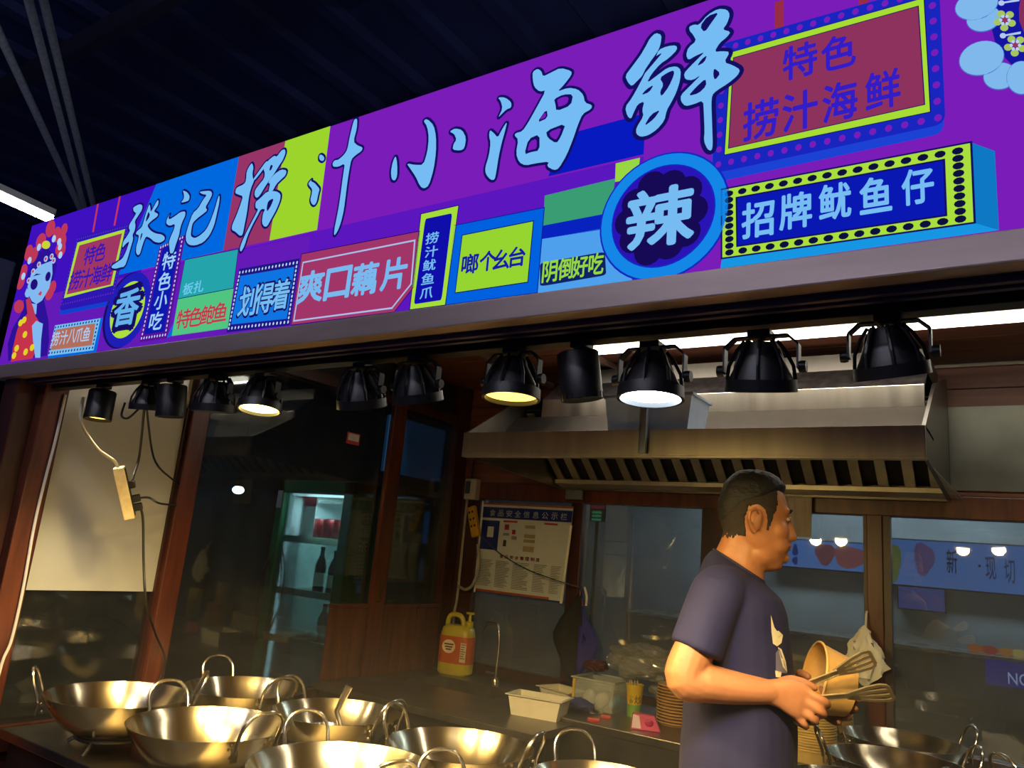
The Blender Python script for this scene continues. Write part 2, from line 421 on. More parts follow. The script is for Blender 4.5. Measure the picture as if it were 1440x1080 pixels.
# a lower lit counter with a blue sign in the opposite stall
t = thing('market_counter', 'hazy pale counter of the opposite stall behind the right pane', 'counter', (-.2, fy-.35, 0))
zc_ = ony(1390, 919, fy-.35).z
MB().box((-2.8, fy-.55, 0), (3.0, fy-.15, zc_-.03), .01).build('body', mat('far counter', (120, 120, 108), .5), t)
MB().box((-2.8, fy-.57, zc_-.03), (3.0, fy-.13, zc_), .006).build('worktop', STEEL, t)
fn_ = fy-.62; p0 = ony(1386, 950, fn_); p1 = ony(1452, 932, fn_)
t = thing('neon_sign', 'small blue glowing sign low in the right pane', 'sign', (p0.x, fn_, p0.z))
MB().box((p0.x, fn_, p0.z-.05), (p1.x, fn_+.048, p0.z+.10), .004).build('case', emit('blue glow', (40, 38, 150), .6), t)
letters(MB(), 'NOW', (p0.x+.12, fn_-.004, p0.z-.03), (.2, 0, 0), (0, 0, .07)).build('lettering', emit('pale glow', (190, 200, 240), 1), t, fix=False)
for i, (px, py, c) in enumerate(((1372, 912, (235, 120, 50)), (1392, 915, (220, 80, 60)), (1415, 910, (240, 150, 60)), (1432, 897, (250, 210, 110)))):
    p = ony(px, py, fy-.35); p.z = zc_+.024; mbx = MB().ball(p, (.05, .05, .026), seg=12, rg=6)
    tag(mbx.build('food_tray', emit('glowing food %d' % i, c, .55), smooth=True), ('orange', 'red', 'amber', 'bright yellow')[i]+' self-glowing heap of food on the opposite counter', 'food')  # heaps emit their own glow in place of light falling on them
tl = thing('tube_lamp', 'unseen white tube lamp added to brighten the opposite stall behind the back glass', 'lamp', (-.3, fy-.5, 2.6))  # unseen lamp put in to brighten the view through the back panes
MB().box((-2.4, fy-.54, 2.63), (1.8, fy-.46, 2.68), .01).build('housing', WHITEP, tl)
MB().tube([(-2.3, fy-.5, 2.612), (1.7, fy-.5, 2.612)], .016, 8).build('tube', emit('cool tube', (215, 235, 255), 6), tl)
for xx in (-2.2, 1.6): MB().tube([(xx, fy-.5, 2.68), (xx, fy-.5, 5.55)], .006, 6).build('hanger', BLACK, tl)
area('opposite_fill', (0, 0, -.01), (0, 0, 0), 4, .2, 130, (.92, .97, 1.0), tl)
# small lamps in the hall seen through the glass
def hall_lamp(px, py, Y, r, col, st, label, axis='y'):
    p = ony(px, py, Y) if axis == 'y' else onx(px, py, Y)
    t = thing('hall_lamp', label, 'lamp', p, group='distant hall lamps')
    MB().ball(p, (r, r, r*.7), seg=12, rg=8).build('bulb', emit('hall '+label[:12], col, st), t, smooth=True)
    MB().tube([p+Vector((0, 0, r*.6)), p+Vector((0, 0, r*2.2))], [r*.9, r*.3], 10).build('socket', BLACK, t, smooth=True)
    MB().tube([p+Vector((0, 0, r*2)), Vector((p.x, p.y, 5.59))], .004, 5).build('cord', BLACK, t)
hall_lamp(335, 689, -6.2, .055, (210, 240, 255), 12, 'round white lamp glowing left of the green fridge', 'x')
hall_lamp(327, 722, -7.5, .035, (200, 225, 250), 5, 'small dim lamp below the round white lamp', 'x')
hall_lamp(625, 717, -5.5, .05, (200, 235, 255), 8, 'white lamp behind the narrow side glass', 'x')
hall_lamp(1085, 758, 7.9, .05, (255, 225, 150), 5, 'yellow lamp cluster seen left of the neck', 'y')
# dim blue glowing shopfront far behind the side glass
p = onx(600, 625, -6.5)
tag(MB().box((-6.55, p.y-.75, p.z-.45), (-6.5, p.y+.75, p.z+.25), .01).build('shop_sign', emit('dim blue shop', (28, 62, 92), .8, .3)), 'dim blue glowing shop sign behind the narrow side glass', 'sign')
tag(MB().box((-6.62, 3.0, 0), (-6.552, 9.5, 3.0), .01).build('dark_shopfront', mat('shopfront', (40, 48, 52), .7, var=.4, scale=5, spec=.1)), 'dark shopfront across the aisle beyond the side glass', 'building')
# tube lamp at the far left above the neighbouring stall
A = onz(-40, 258, 3.1); B = onz(72, 309, 3.1)
t = thing('tube_lamp', 'white tube lamp left of the sign end, under the dark roof', 'lamp', (A+B)/2)
dr = (B-A).normalized()
MB().tube([A-dr*1.0, B], .022, 10).build('tube', emit('white tube', (235, 242, 255), 34), t, smooth=True)
MB().box((0, -.03, .02), ((B-A).length+1.0, .03, .06), .004, Matrix.Translation(A-dr*1.0) @ Matrix.Rotation(math.atan2(dr.y, dr.x), 4, 'Z')).build('housing', WHITEP, t)
# neighbouring stall's wall under that lamp
tag(MB().box((-5.6, 1.9, 0), (-5.5, 2.1, 3.05), .01).build('neighbour_pillar', mat('navy pillar', (26, 30, 60), .6)), 'dark navy pillar of the neighbouring stall left of the sign', 'pillar')

# two unseen tube lamps added before the stall to light fascia, posts and roof
for i, (yy, lab) in enumerate(((-1.2, 'unseen hall tube lamp added over the aisle before the stall'), (-3.2, 'second unseen hall tube lamp, added farther out over the aisle'))):
    t = thing('tube_lamp', lab, 'lamp', (-1.2, yy, 4.0))
    MB().tube([(-2.9, yy, 4.0), (.5, yy, 4.0)], .03, 10).build('tube', emit('hall tube', (228, 228, 250), 48), t, smooth=True)
    MB().box((-3.0, yy-.04, 4.06), (.6, yy+.04, 4.1), .005).build('housing', WHITEP, t)
    for xx in (-2.7, .3): MB().tube([(xx, yy, 4.1), (xx, yy, 5.6)], .006, 6).build('hanger', BLACK, t)

# ================================================================== THE LIT SIGN
sign = thing('sign_board', 'long purple lit sign board with pale blue brush lettering above the stall', 'sign', (-1.2, YS, 1.955))
SZ0, SZ1, SX0, SX1 = 1.955, 2.502, -3.08, 1.05
MB().box((SX0, YS, SZ0), (SX1, YS+.14, SZ1), .002).build('light_box', mat('sign case', (40, 28, 70), .5), sign)
def S(x, y, layer=0):
    p = ony(x, y, YS); z = min(max(p.z, SZ0+.0005), SZ1-.0005); return Vector((min(max(p.x, SX0+.0005), SX1-.0005), YS-.0008-.0007*layer, z))
def ink(c): return emit('ink %d %d %d' % tuple(c), c, 1.0)
def patch(name, poly, col, layer):
    return MB().quad(*[S(x, y, layer) for x, y in poly]).build(name, ink(col), sign, fix=False)
PURP, VIOL, INDI = (122, 28, 184), (92, 22, 190), (62, 16, 190)
BLUE, DBLUE, NAVY, PALE = (0, 104, 222), (6, 26, 190), (20, 14, 96), (118, 188, 242)
LIME, CRIM, CYAN = (156, 212, 44), (150, 52, 104), (24, 146, 226)
zb = S(540, 304).z
def rect(x0, z0, x1, z1, layer): return [Vector((x0, YS-.0008-.0007*layer, z0)), Vector((x1, YS-.0008-.0007*layer, z0)), Vector((x1, YS-.0008-.0007*layer, z1)), Vector((x0, YS-.0008-.0007*layer, z1))]
MB().quad(*rect(SX0, SZ0, SX1, SZ1, 0)).build('printed_face', ink(PURP), sign, fix=False)
xb = S(905, 230).x
MB().quad(*rect(SX0, SZ0, xb, zb, 1)).build('colour_block', ink(VIOL), sign, fix=False)
MB().quad(*rect(SX0, S(100, 400).z-.02, S(225, 258).x, SZ1-.0004, 2)).build('colour_block', ink(INDI), sign, fix=False)
MB().quad(*rect(SX0, SZ0+.0004, S(430, 380).x, S(100, 400).z-.02, 2)).build('colour_block', ink((100, 26, 182)), sign, fix=False)
patch('colour_block', [(223, 250), (339, 212), (315, 353), (168, 387)], BLUE, 3)
patch('colour_block', [(339, 212), (404, 190), (380, 339), (315, 353)], CRIM, 3)
patch('colour_block', [(404, 190), (467, 170), (447, 324), (380, 339)], LIME, 3)
patch('colour_block', [(790, 192), (909, 160), (906, 218), (772, 249)], DBLUE, 3)
patch('colour_block', [(767, 276), (866, 252), (860, 300), (765, 318)], (58, 156, 114), 3)
patch('colour_block', [(867, 231), (901, 223), (898, 252), (866, 257)], (152, 214, 66), 4)
patch('colour_block', [(765, 318), (862, 299), (858, 322), (763, 337)], (8, 34, 190), 3)
patch('colour_block', [(763, 337), (860, 320), (890, 399), (757, 415)], (78, 160, 236), 3)

def inset(poly, d):
    c = sum((Vector((x, y)) for x, y in poly), Vector((0, 0)))/len(poly)
    out = []
    for x, y in poly:
        v = Vector((x, y))-c; out.append(tuple(c+v*(1-d/max(v.length, 1e-6))))
    return out
def lerp(a, b, t): return (a[0]+(b[0]-a[0])*t, a[1]+(b[1]-a[1])*t)
def dots(name, outer, inner, n, m, col, layer, r, aspect=1.0):
    """little printed bulbs along the band between two quads: n along top/bottom, m along the sides"""
    mid = [lerp(outer[i], inner[i], .5) for i in range(4)]; mb = MB()
    for i, cnt in ((0, n), (1, m), (2, n), (3, m)):
        a, b = S(*mid[i], layer), S(*mid[(i+1) % 4], layer)
        for k in range(cnt):
            c = a.lerp(b, (k+.0)/cnt)
            mb.quad(*[c+Vector((r*aspect*math.cos(t*math.pi/5), 0, r*math.sin(t*math.pi/5))) for t in range(10)])
    mb.build(name, ink(col), sign, fix=False, kind='stuff')
def text(s, ll, ur, col, layer, bold=.02, slant=0.0, name='lettering', each=False):
    a, b = S(*ll, layer), S(*ur, layer)
    letters(MB(), s, a, (b.x-a.x, 0, 0), (0, 0, b.z-a.z), bold, slant).build(name, ink(col), sign, fix=False)
def chars(s, centres, wpx, hpx, col, layer, bold=.02, halo=None, hr=0.0):
    mb = MB(); hb = MB()
    for ch, (cx, cy) in zip(s, centres):
        c = S(cx, cy, layer); p = S(cx-wpx/2, cy, layer); q = S(cx, cy-hpx/2, layer)
        wx = 2*abs(c.x-p.x); hz = 2*abs(q.z-c.z)
        letters(mb, ch, (c.x-wx/2, c.y, c.z-hz/2), (wx, 0, 0), (0, 0, hz), bold)
    mb.build('lettering', ink(col), sign, fix=False)
def border(poly, col, layer, wd=.0022):
    P_ = [S(x, y, layer) for x, y in poly]; mb = MB(); n = len(P_)
    for i in range(n):
        a, b = P_[i], P_[(i+1) % n]; d = (b-a).normalized(); nn = Vector((-d.z, 0, d.x))*wd/2; a = a-d*wd/2; b = b+d*wd/2
        mb.quad(a-nn, b-nn, b+nn, a+nn)
    mb.build('outline', ink(col), sign, fix=False)
def disc(c, r, layer, n=48): return [c+Vector((r*math.cos(2*math.pi*k/n), -.0007*layer, r*math.sin(2*math.pi*k/n))) for k in range(n)]
def roundq(poly, rr=.18, n=5):
    """rounded quad in photograph points"""
    out = []
    for i in range(4):
        p = Vector(poly[i]); a = p.lerp(Vector(poly[i-1]), rr*.6); b = p.lerp(Vector(poly[(i+1) % 4]), rr*.45)
        for k in range(n+1):
            t = k/n; out.append(tuple((1-t)**2*a+2*t*(1-t)*p+t*t*b))
    return out

# --- small boards of the lower row
q = [(641, 318), (767, 293), (757, 414), (628, 432)]; patch('sign_panel', q, (0, 96, 222), 4); border(q, (10, 30, 150), 5)
q = [(652, 332), (752, 312), (744, 398), (642, 413)]; patch('sign_panel', q, (150, 212, 48), 5); border(q, NAVY, 6)
chars('啷个幺台', [(663, 372), (688, 368), (707, 366), (729, 362)], 22, 27, (26, 26, 158), 6, .03)
q = [(594, 302), (647, 290), (628, 432), (578, 438)]; patch('sign_panel', q, (166, 220, 56), 5); border(q, NAVY, 6)
q = [(600, 309), (638, 301), (623, 423), (584, 429)]; patch('sign_panel', roundq(q, .12), (16, 14, 168), 6)
chars('捞汁鱿鱼爪', [(610, 336), (609, 355), (606, 374), (604, 393), (602, 413)], 17, 15, PALE, 7, .02)
q = [(426, 358), (592, 326), (583, 405), (556, 441), (411, 458)]; patch('sign_panel', q, (160, 54, 104), 4); border(q, NAVY, 5)
border([(428, 370), (585, 339), (580, 400), (553, 434), (415, 452)], (170, 190, 236), 5, .004)
chars('爽口藕片', [(439, 404), (477, 399), (515, 393), (556, 386)], 33, 42, (120, 184, 238), 6, .035)
q = [(338, 379), (423, 364), (409, 458), (320, 468)]; qi = [(340, 389), (416, 376), (405, 449), (327, 457)]
patch('sign_panel', q, (30, 20, 130), 4); patch('sign_panel', qi, (14, 116, 226), 5); dots('bulb_border', q, qi, 17, 14, (190, 214, 240), 5, .0042, .7)
chars('划得着', [(351, 424), (374, 420), (397, 415)], 25, 43, NAVY, 6, .055); chars('划得着', [(351, 424), (374, 420), (397, 415)], 23, 40, PALE, 7, .02)
q = [(262, 366), (337, 351), (330, 406), (252, 421)]; patch('sign_panel', q, (36, 164, 170), 4); border(q, NAVY, 5)
patch('sign_panel', [(252, 421), (330, 406), (322, 462), (243, 473)], (82, 196, 130), 4)
patch('sign_panel', [(252, 421), (246, 455), (236, 476), (243, 473)], BLUE, 5)
text('板扎', (258, 416), (290, 394), (110, 200, 240), 5, .02); chars('特色鲍鱼', [(260, 449), (277, 446), (294, 443), (312, 439)], 18, 26, (196, 52, 84), 5, .02)
q = [(226, 348), (263, 330), (237, 476), (198, 482)]; qi = [(231, 350), (255, 340), (233, 467), (205, 471)]
patch('sign_panel', q, (84, 18, 150), 5); patch('sign_panel', qi, (14, 24, 172), 6); dots('bulb_border', q, qi, 9, 22, (200, 214, 240), 7, .0042, .7)
chars('特色小吃', [(240, 367), (234, 396), (229, 423), (222, 452)], 17, 24, (160, 208, 244), 7, .02)
c = S(181, 436, 0); r = (S(181, 386).z-S(181, 487).z)/2
for rr, col, ly, sh in ((1.02, NAVY, 4, -.012), (1.0, (30, 30, 182), 5, 0), (.76, (172, 222, 60), 6, 0)):
    MB().quad(*disc(c+Vector((sh, 0, 0)), r*rr, ly)).build('round_panel', ink(col), sign, fix=False)
chars('香', [(181, 433)], 37, 56, NAVY, 7, .10); chars('香', [(181, 433)], 31, 47, (100, 176, 236), 8, .03)
# left hanging board
for a, b in (((139, 287), (132, 327)), ((170, 276), (162, 318))):
    patch('hanger', [(a[0]-1, a[1]), (a[0]+1.5, a[1]), (b[0]+1.5, b[1]), (b[0]-1, b[1])], (190, 54, 92), 4)
q = [(110, 333), (183, 315), (161, 423), (85, 438)]
patch('sign_panel', roundq([(x-1, y+6) for x, y in q], .14), (18, 64, 206), 4); patch('sign_panel', roundq(q, .14), (44, 24, 176), 5)
q2 = [(111, 342), (178, 323), (161, 402), (92, 420)]; patch('sign_panel', q2, (176, 218, 60), 6)
q3 = [(114, 346), (174, 329), (158, 401), (96, 415)]; patch('sign_panel', q3, (160, 54, 100), 7)
dots('bulb_border', q, q2, 22, 20, (110, 40, 190), 6, .0032)
chars('特色', [(129, 360), (144, 355)], 14, 24, (54, 24, 178), 8, .02); chars('捞汁海鲜', [(108, 395), (123, 392), (138, 388), (153, 384)], 14, 25, (54, 24, 178), 8, .02)
q = [(79, 458), (143, 448), (133, 493), (69, 501)]; qi = [(81, 464), (136, 455), (131, 486), (73, 493)]
patch('sign_panel', [(79, 458), (146, 447), (136, 497), (68, 507)], BLUE, 3); patch('sign_panel', q, (120, 190, 240), 4); patch('sign_panel', qi, (176, 110, 92), 5)
dots('bulb_border', q, qi, 15, 7, NAVY, 5, .0042)
chars('捞汁八爪鱼', [(80, 477), (92, 475), (103, 473), (113, 472), (124, 470)], 10, 19, (176, 200, 236), 6, .015)

# --- right boards
c = S(932, 305, 0); r = (S(932, 217).z-S(932, 393).z)/2
for rr, col, ly in ((1.03, (20, 40, 190), 5), (1.0, (20, 134, 230), 6), (.82, (20, 40, 190), 7), (.80, (42, 20, 182), 8)):
    MB().quad(*disc(c, r*rr, ly)).build('round_panel', ink(col), sign, fix=False)
mb = MB()
for k in range(10):
    a = 2*math.pi*k/10
    mb.quad(*disc(S(930, 306, 0)+Vector((.062*math.cos(a), 0, .062*math.sin(a)*(1.0+.1*(k % 2)))), .028, 9, 18))
mb.quad(*disc(S(930, 306, 0), .065, 9, 24)); mb.build('cloud_panel', ink((22, 10, 84)), sign, fix=False)
chars('辣', [(930, 307)], 88, 78, PALE, 10, .035)
q = [(761, 371), (852, 355), (854, 388), (761, 404)]; patch('sign_panel', roundq(q, .2), (14, 34, 100), 5)
chars('阴倒好吃', [(775, 383), (797, 379), (818, 376), (840, 372)], 20, 29, (150, 214, 66), 6, .025)
# big hanging board
patch('hanger', [(1090, 5), (1103, 1), (1103, 42), (1090, 46)], (150, 44, 70), 4); patch('hanger', [(1208, -30), (1222, -34), (1222, 8), (1208, 12)], (150, 44, 70), 4)
q = [(1008, 66), (1321, -22), (1330, 176), (1003, 246)]
patch('sign_panel', roundq([(x-2, y+13) for x, y in q], .12), (28, 66, 212), 4); patch('sign_panel', roundq(q, .12), (24, 38, 190), 5)
q2 = [(1029, 76), (1300, 0), (1309, 160), (1020, 220)]; patch('sign_panel', q2, (166, 220, 52), 6); border(q2, NAVY, 7, .0015)
q3 = [(1033, 84), (1292, 12), (1301, 150), (1026, 211)]; patch('sign_panel', q3, (140, 50, 92), 7); border(q3, NAVY, 8, .0015)
dots('bulb_border', q, q2, 15, 8, (120, 30, 184), 6, .0060, .85)
chars('特色', [(1126, 88), (1180, 76)], 46, 46, (50, 30, 196), 8, .025); chars('捞汁海鲜', [(1071, 170), (1126, 158), (1182, 145), (1242, 129)], 47, 52, (50, 30, 196), 8, .025)
# box with bulbs
patch('sign_panel', [(1016, 365), (1371, 315), (1405, 325), (1014, 380)], (22, 150, 226), 4); patch('sign_panel', [(1366, 202), (1399, 214), (1405, 325), (1371, 315)], (14, 120, 196), 4)
q = [(1016, 268), (1366, 202), (1371, 315), (1016, 365)]; qi = [(1037, 280), (1328, 227), (1331, 305), (1038, 348)]
patch('sign_panel', q, (170, 222, 62), 5); patch('sign_panel', qi, (10, 24, 178), 6); border(q, NAVY, 6, .003); border(qi, NAVY, 7, .003)
dots('bulb_border', q, qi, 15, 9, (14, 16, 60), 6, .0058, 1.3)
chars('招牌鱿鱼仔', [(1067, 310), (1120, 298), (1175, 285), (1232, 276), (1291, 264)], 43, 48, PALE, 7, .03)

# --- the big brush characters, traced stroke by stroke
def chaikin(p):
    out = []
    n = len(p)
    for i in range(n):
        a, b = Vector(p[i]), Vector(p[(i+1) % n]); out += [tuple(a.lerp(b, .22)), tuple(a.lerp(b, .78))]
    return out
def brush(polys, org, sc, out_px, holes=(), inner=None):
    f = lambda p: (org[0]+p[0]/sc, org[1]+p[1]/sc)
    hb = MB(); fb_ = MB()
    for p in polys:
        pp = [f(v) for v in chaikin(p)]
        W_ = [S(x, y, 11) for x, y in pp]; n = len(W_)
        c0 = S(*pp[0], 11); rr = abs(S(pp[0][0], pp[0][1]-out_px, 11).z-c0.z)
        for i in range(n):
            a, b = W_[i], W_[(i+1) % n]; d = b-a
            if d.length < 1e-6: continue
            d.normalize(); nn = Vector((-d.z, 0, d.x))*rr
            hb.quad(a-nn, b-nn, b+nn, a+nn)
            hb.quad(*[a+Vector((rr*math.cos(t*math.pi/4), 0, rr*math.sin(t*math.pi/4))) for t in range(8)])
        hb.quad(*W_); fb_.quad(*[S(x, y, 12) for x, y in pp])
    hb.build('brush_outline', ink(NAVY), sign, fix=False); fb_.build('brush_character', ink((118, 188, 244)), sign, fix=False)
    for p in holes:
        pp = [f(v) for v in chaikin(p)]
        h = MB().quad(*[S(x, y, 13) for x, y in pp]).build('brush_counter', ink(NAVY), sign, fix=False)
        if inner:
            c = sum((Vector(v) for v in pp), Vector((0, 0)))/len(pp)
            MB().quad(*[S(*(c+(Vector(v)-c)*.62), 14) for v in pp]).build('counter_fill', ink(inner), h, fix=False)
brush([[(330,265),(395,230),(432,240),(430,290),(385,360),(345,420),(355,470),(345,530),(320,575),(330,620),(300,720),(270,830),(235,930),(180,940),(130,955),(85,945),(90,920),(150,880),(210,840),(250,760),(290,640),(240,680),(205,725),(215,650),(260,590),(295,530),(280,500),(285,460),(330,390),(365,330),(345,320),(330,300)],
       [(510,228),(470,340),(440,450),(425,490),(365,540),(360,570),(395,575),(385,640),(365,700),(360,770),(380,805),(405,790),(425,720),(450,640),(475,590),(520,610),(570,655),(630,665),(680,635),(685,600),(650,570),(580,560),(520,525),(485,470),(530,420),(600,370),(610,340),(580,325),(560,310),(610,240),(615,190),(600,185),(545,290),(525,320),(520,250)]],
      (150, 260), 8, 2.6, [[(505,310),(522,360),(470,440),(480,380)], [(425,555),(440,560),(410,650),(412,600)]])
brush([[(885,75),(935,95),(965,140),(955,190),(915,205),(865,215),(900,170),(900,120)],
       [(745,335),(725,380),(735,405),(800,365),(860,320),(915,310),(915,360),(885,420),(860,490),(845,580),(810,680),(780,780),(745,785),(740,740),(730,660),(750,600),(790,510),(800,450),(740,475),(700,450),(705,405)],
       [(1070,95),(1120,85),(1200,80),(1220,120),(1180,200),(1140,265),(1165,300),(1110,345),(1050,390),(1000,440),(985,500),(975,590),(1020,615),(1080,585),(1150,520),(1200,420),(1250,280),(1285,150),(1300,130),(1300,200),(1270,340),(1240,470),(1190,580),(1120,660),(1030,695),(960,690),(925,650),(920,580),(950,470),(1000,330),(1060,280),(1110,190),(1160,125),(1110,120)]],
      (150, 260), 8, 2.6)
brush([[(255,245),(275,225),(290,270),(278,330),(285,390),(300,395),(260,490),(240,590),(225,720),(200,850),(180,955),(150,960),(110,920),(70,900),(75,850),(120,750),(160,640),(185,560),(140,545),(105,530),(110,495),(125,470),(195,440),(215,400),(220,310)],
       [(283,395),(300,402),(370,315),(440,215),(420,205),(340,315)],
       [(440,200),(500,150),(525,165),(570,100),(605,85),(615,120),(590,190),(540,265),(495,340),(450,400),(410,460),(350,560),(320,580),(300,550),(305,500),(350,440),(400,380),(405,320),(390,290),(410,240)],
       [(450,400),(500,340),(570,290),(625,300),(615,350),(560,400),(520,440),(480,515),(440,525),(460,430),(440,430)],
       [(350,590),(430,510),(520,510),(565,540),(560,600),(520,700),(470,790),(430,865),(400,870),(375,830),(385,740),(410,690),(365,690),(330,760),(280,850),(230,960),(200,1060),(165,1125),(150,1100),(170,1030),(230,900),(300,770),(340,690),(310,680),(310,620)]],
      (320, 200), 7.2, 2.8, [[(465,245),(490,250),(470,300),(450,305)], [(440,610),(500,580),(470,660),(430,720),(425,680)]])
brush([[(955,150),(975,140),(1005,165),(1005,195),(985,210),(955,190)],
       [(880,390),(870,410),(910,430),(935,460),(960,490),(945,540),(930,620),(905,655),(880,640),(865,600),(880,540),(885,490),(850,450),(845,430)],
       [(1310,-215),(1340,-220),(1335,-120),(1300,10),(1340,50),(1395,70),(1385,105),(1320,150),(1280,190),(1260,290),(1240,420),(1225,540),(1205,700),(1175,830),(1140,920),(1105,965),(1110,890),(1130,790),(1150,690),(1170,560),(1185,440),(1200,330),(1215,230),(1150,265),(1095,265),(1090,230),(1110,200),(1150,195),(1210,140),(1240,90),(1260,-20),(1290,-150)]],
      (320, 200), 7.2, 2.8)
brush([[(90,590),(100,640),(100,720),(85,750),(65,740),(60,690),(72,630)],
       [(265,370),(290,360),(330,400),(345,470),(345,570),(330,680),(300,780),(270,800),(245,785),(215,720),(180,670),(160,640),(210,650),(265,650),(290,570),(300,480),(290,410)],
       [(430,440),(465,420),(510,430),(535,480),(525,545),(500,560),(450,555),(455,520),(475,490),(460,455)]], (540, 90), 4.5, 3.4)
brush([[(735,225),(780,225),(820,255),(820,290),(790,300),(745,345),(740,350),(765,295),(755,250)],
       [(685,430),(710,450),(735,480),(760,430),(795,375),(780,440),(760,510),(740,600),(725,700),(715,745),(690,745),(660,710),(655,670),(680,590),(690,510),(680,470)],
       [(955,65),(985,45),(1010,60),(1020,95),(1070,70),(1130,40),(1200,60),(1200,85),(1150,150),(1110,190),(1180,165),(1240,175),(1275,210),(1285,260),(1330,275),(1325,300),(1270,330),(1240,400),(1210,490),(1170,590),(1120,675),(1090,685),(1045,660),(1060,630),(980,640),(910,655),(870,635),(850,580),(865,490),(840,465),(850,450),(890,440),(930,380),(980,290),(1040,180),(1000,190),(965,160),(955,110)]],
      (540, 90), 4.5, 3.4, [[(1090,238),(1150,208),(1212,208),(1198,278),(1105,315),(1100,270)], [(1045,298),(1052,357),(982,388)], [(930,488),(1000,458),(1000,562),(945,572),(903,588)], [(1040,438),(1168,388),(1132,482),(1105,518),(1050,482)]], PURP)
brush([[(270,280),(310,240),(350,255),(345,310),(330,355),(300,400),(270,440),(220,530),(190,560),(150,600),(125,575),(105,530),(150,470),(210,390),(250,320)],
       [(330,355),(390,330),(450,325),(455,355),(400,410),(340,450),(280,520),(250,580),(330,520),(390,475),(450,465),(480,490),(475,560),(450,640),(415,710),(385,760),(370,830),(320,890),(260,930),(210,940),(180,920),(180,880),(230,800),(220,760),(235,700),(190,720),(165,770),(145,820),(120,800),(105,740),(150,680),(200,590),(250,490),(310,410)],
       [(535,200),(570,185),(600,190),(660,120),(730,80),(790,85),(810,120),(790,180),(760,220),(815,235),(790,270),(740,310),(705,370),(760,365),(810,370),(770,440),(830,460),(880,490),(860,530),(800,580),(720,630),(690,660),(685,720),(690,850),(695,1000),(685,1035),(660,1025),(635,970),(640,900),(635,780),(630,695),(570,720),(510,735),(480,700),(480,660),(530,610),(620,520),(560,560),(510,555),(500,515),(540,470),(610,400),(640,370),(580,395),(530,425),(515,390),(530,340),(585,295),(560,250),(540,230)]],
      (860, 0), 4.8, 5.0, [[(360,372),(310,432),(215,542),(250,470),(310,400)], [(432,493),(437,520),(402,602),(350,672),(340,640),(365,590),(338,545),(390,510)], [(300,590),(270,640),(213,662),(250,620)], [(345,757),(300,822),(232,872),(280,790)],
       [(738,103),(690,170),(640,242),(608,200),(660,130)], [(658,392),(640,440),(588,468),(620,420)], [(703,478),(748,515),(710,562),(698,530)], [(648,548),(652,600),(600,650),(530,668),(580,610)]])

# --- painted opera girl at the left end, headdress at the right end
def ell(cx, cy, rx, ry, ang=0, n=18):
    a = R_(ang); return [(cx+rx*math.cos(2*math.pi*k/n)*math.cos(a)-ry*math.sin(2*math.pi*k/n)*math.sin(a), cy+rx*math.cos(2*math.pi*k/n)*math.sin(a)+ry*math.sin(2*math.pi*k/n)*math.cos(a)) for k in range(n)]
G = lambda p: [(x/4.909, 300+y/4.909) for x, y in p]
def gp(poly, col, ly, name='painted_figure'): patch(name, G(poly), col, ly)
HAIR, PEA, RED2 = (44, 18, 150), (130, 184, 240), (184, 54, 84)
gp([(190,540),(150,700),(90,800),(60,900),(62,1020),(330,985),(345,880),(340,740),(310,600),(370,480),(400,360),(330,230),(240,300)], HAIR, 3)
for i, (x, y, rx, ry, a) in enumerate(((355,108,30,62,15),(400,148,27,55,12),(450,115,22,45,15),(290,195,32,58,18),(205,275,28,58,15),(240,290,26,60,20),(165,410,26,60,20),(150,480,24,52,20),(425,250,34,58,15),(440,190,24,50,10),(350,545,28,60,15),(372,510,22,45,12),(138,645,34,46,10))):
    gp(ell(x, y, rx, ry, a), (188, 56, 88), 4); 
gp([(200,510),(225,420),(290,360),(370,330),(372,420),(350,520),(300,605),(262,630),(230,610),(205,560)], PEA, 6)
gp([(190,490),(205,400),(270,310),(345,260),(400,285),(405,330),(370,340),(290,370),(225,430),(205,500)], HAIR, 5)
for x, y in ((210,468),(240,405),(280,358),(328,318),(368,302),(382,330)):
    gp(ell(x, y, 13, 22, 18), (170, 190, 235), 7); gp(ell(x, y, 6, 11, 18), RED2, 8)
for x, y in ((280,238),(215,330),(172,438),(383,180),(420,200),(425,235),(428,292)): gp(ell(x, y, 13, 26, 15), (176, 204, 240), 7)
gp(ell(330, 222, 30, 28, -35), (200, 214, 50), 8)
gp(ell(248, 495, 24, 38, 15), (34, 14, 120), 8); gp(ell(344, 440, 17, 34, 15), (34, 14, 120), 8)
gp([(275,565),(292,540),(303,548),(295,572)], (200, 60, 84), 8); gp([(240,440),(265,420),(298,425),(265,432)], (34, 14, 120), 8)
gp([(182,560),(196,520),(214,545),(210,585),(190,582)], PEA, 7)
gp([(225,625),(265,630),(260,700),(230,690)], PEA, 6); gp([(190,600),(215,585),(240,650),(262,730),(215,760),(200,690)], RED2, 7)
gp([(150,750),(205,690),(262,720),(285,760),(275,900),(235,1005),(85,1028),(100,930),(125,820)], (196, 50, 76), 6)
gp([(232,780),(262,745),(308,765),(296,870),(290,1000),(255,1000),(240,880)], PEA, 7)
for x, y in ((155,760),(185,840),(110,985),(190,960),(128,935),(235,930),(180,740)): gp(ell(x, y, 15, 26, 20, 8), (226, 206, 40), 8)
HB = lambda p: [(1330+x/7.2, y/7.2) for x, y in p]
patch('painted_headdress', HB([(470,-60),(470,320),(500,440),(600,600),(700,700),(860,700),(860,-60)]), (20, 20, 158), 4)
patch('painted_headdress', HB([(770,-60),(742,100),(745,230),(790,340),(870,400),(870,-60)]), (134, 44, 90), 5)
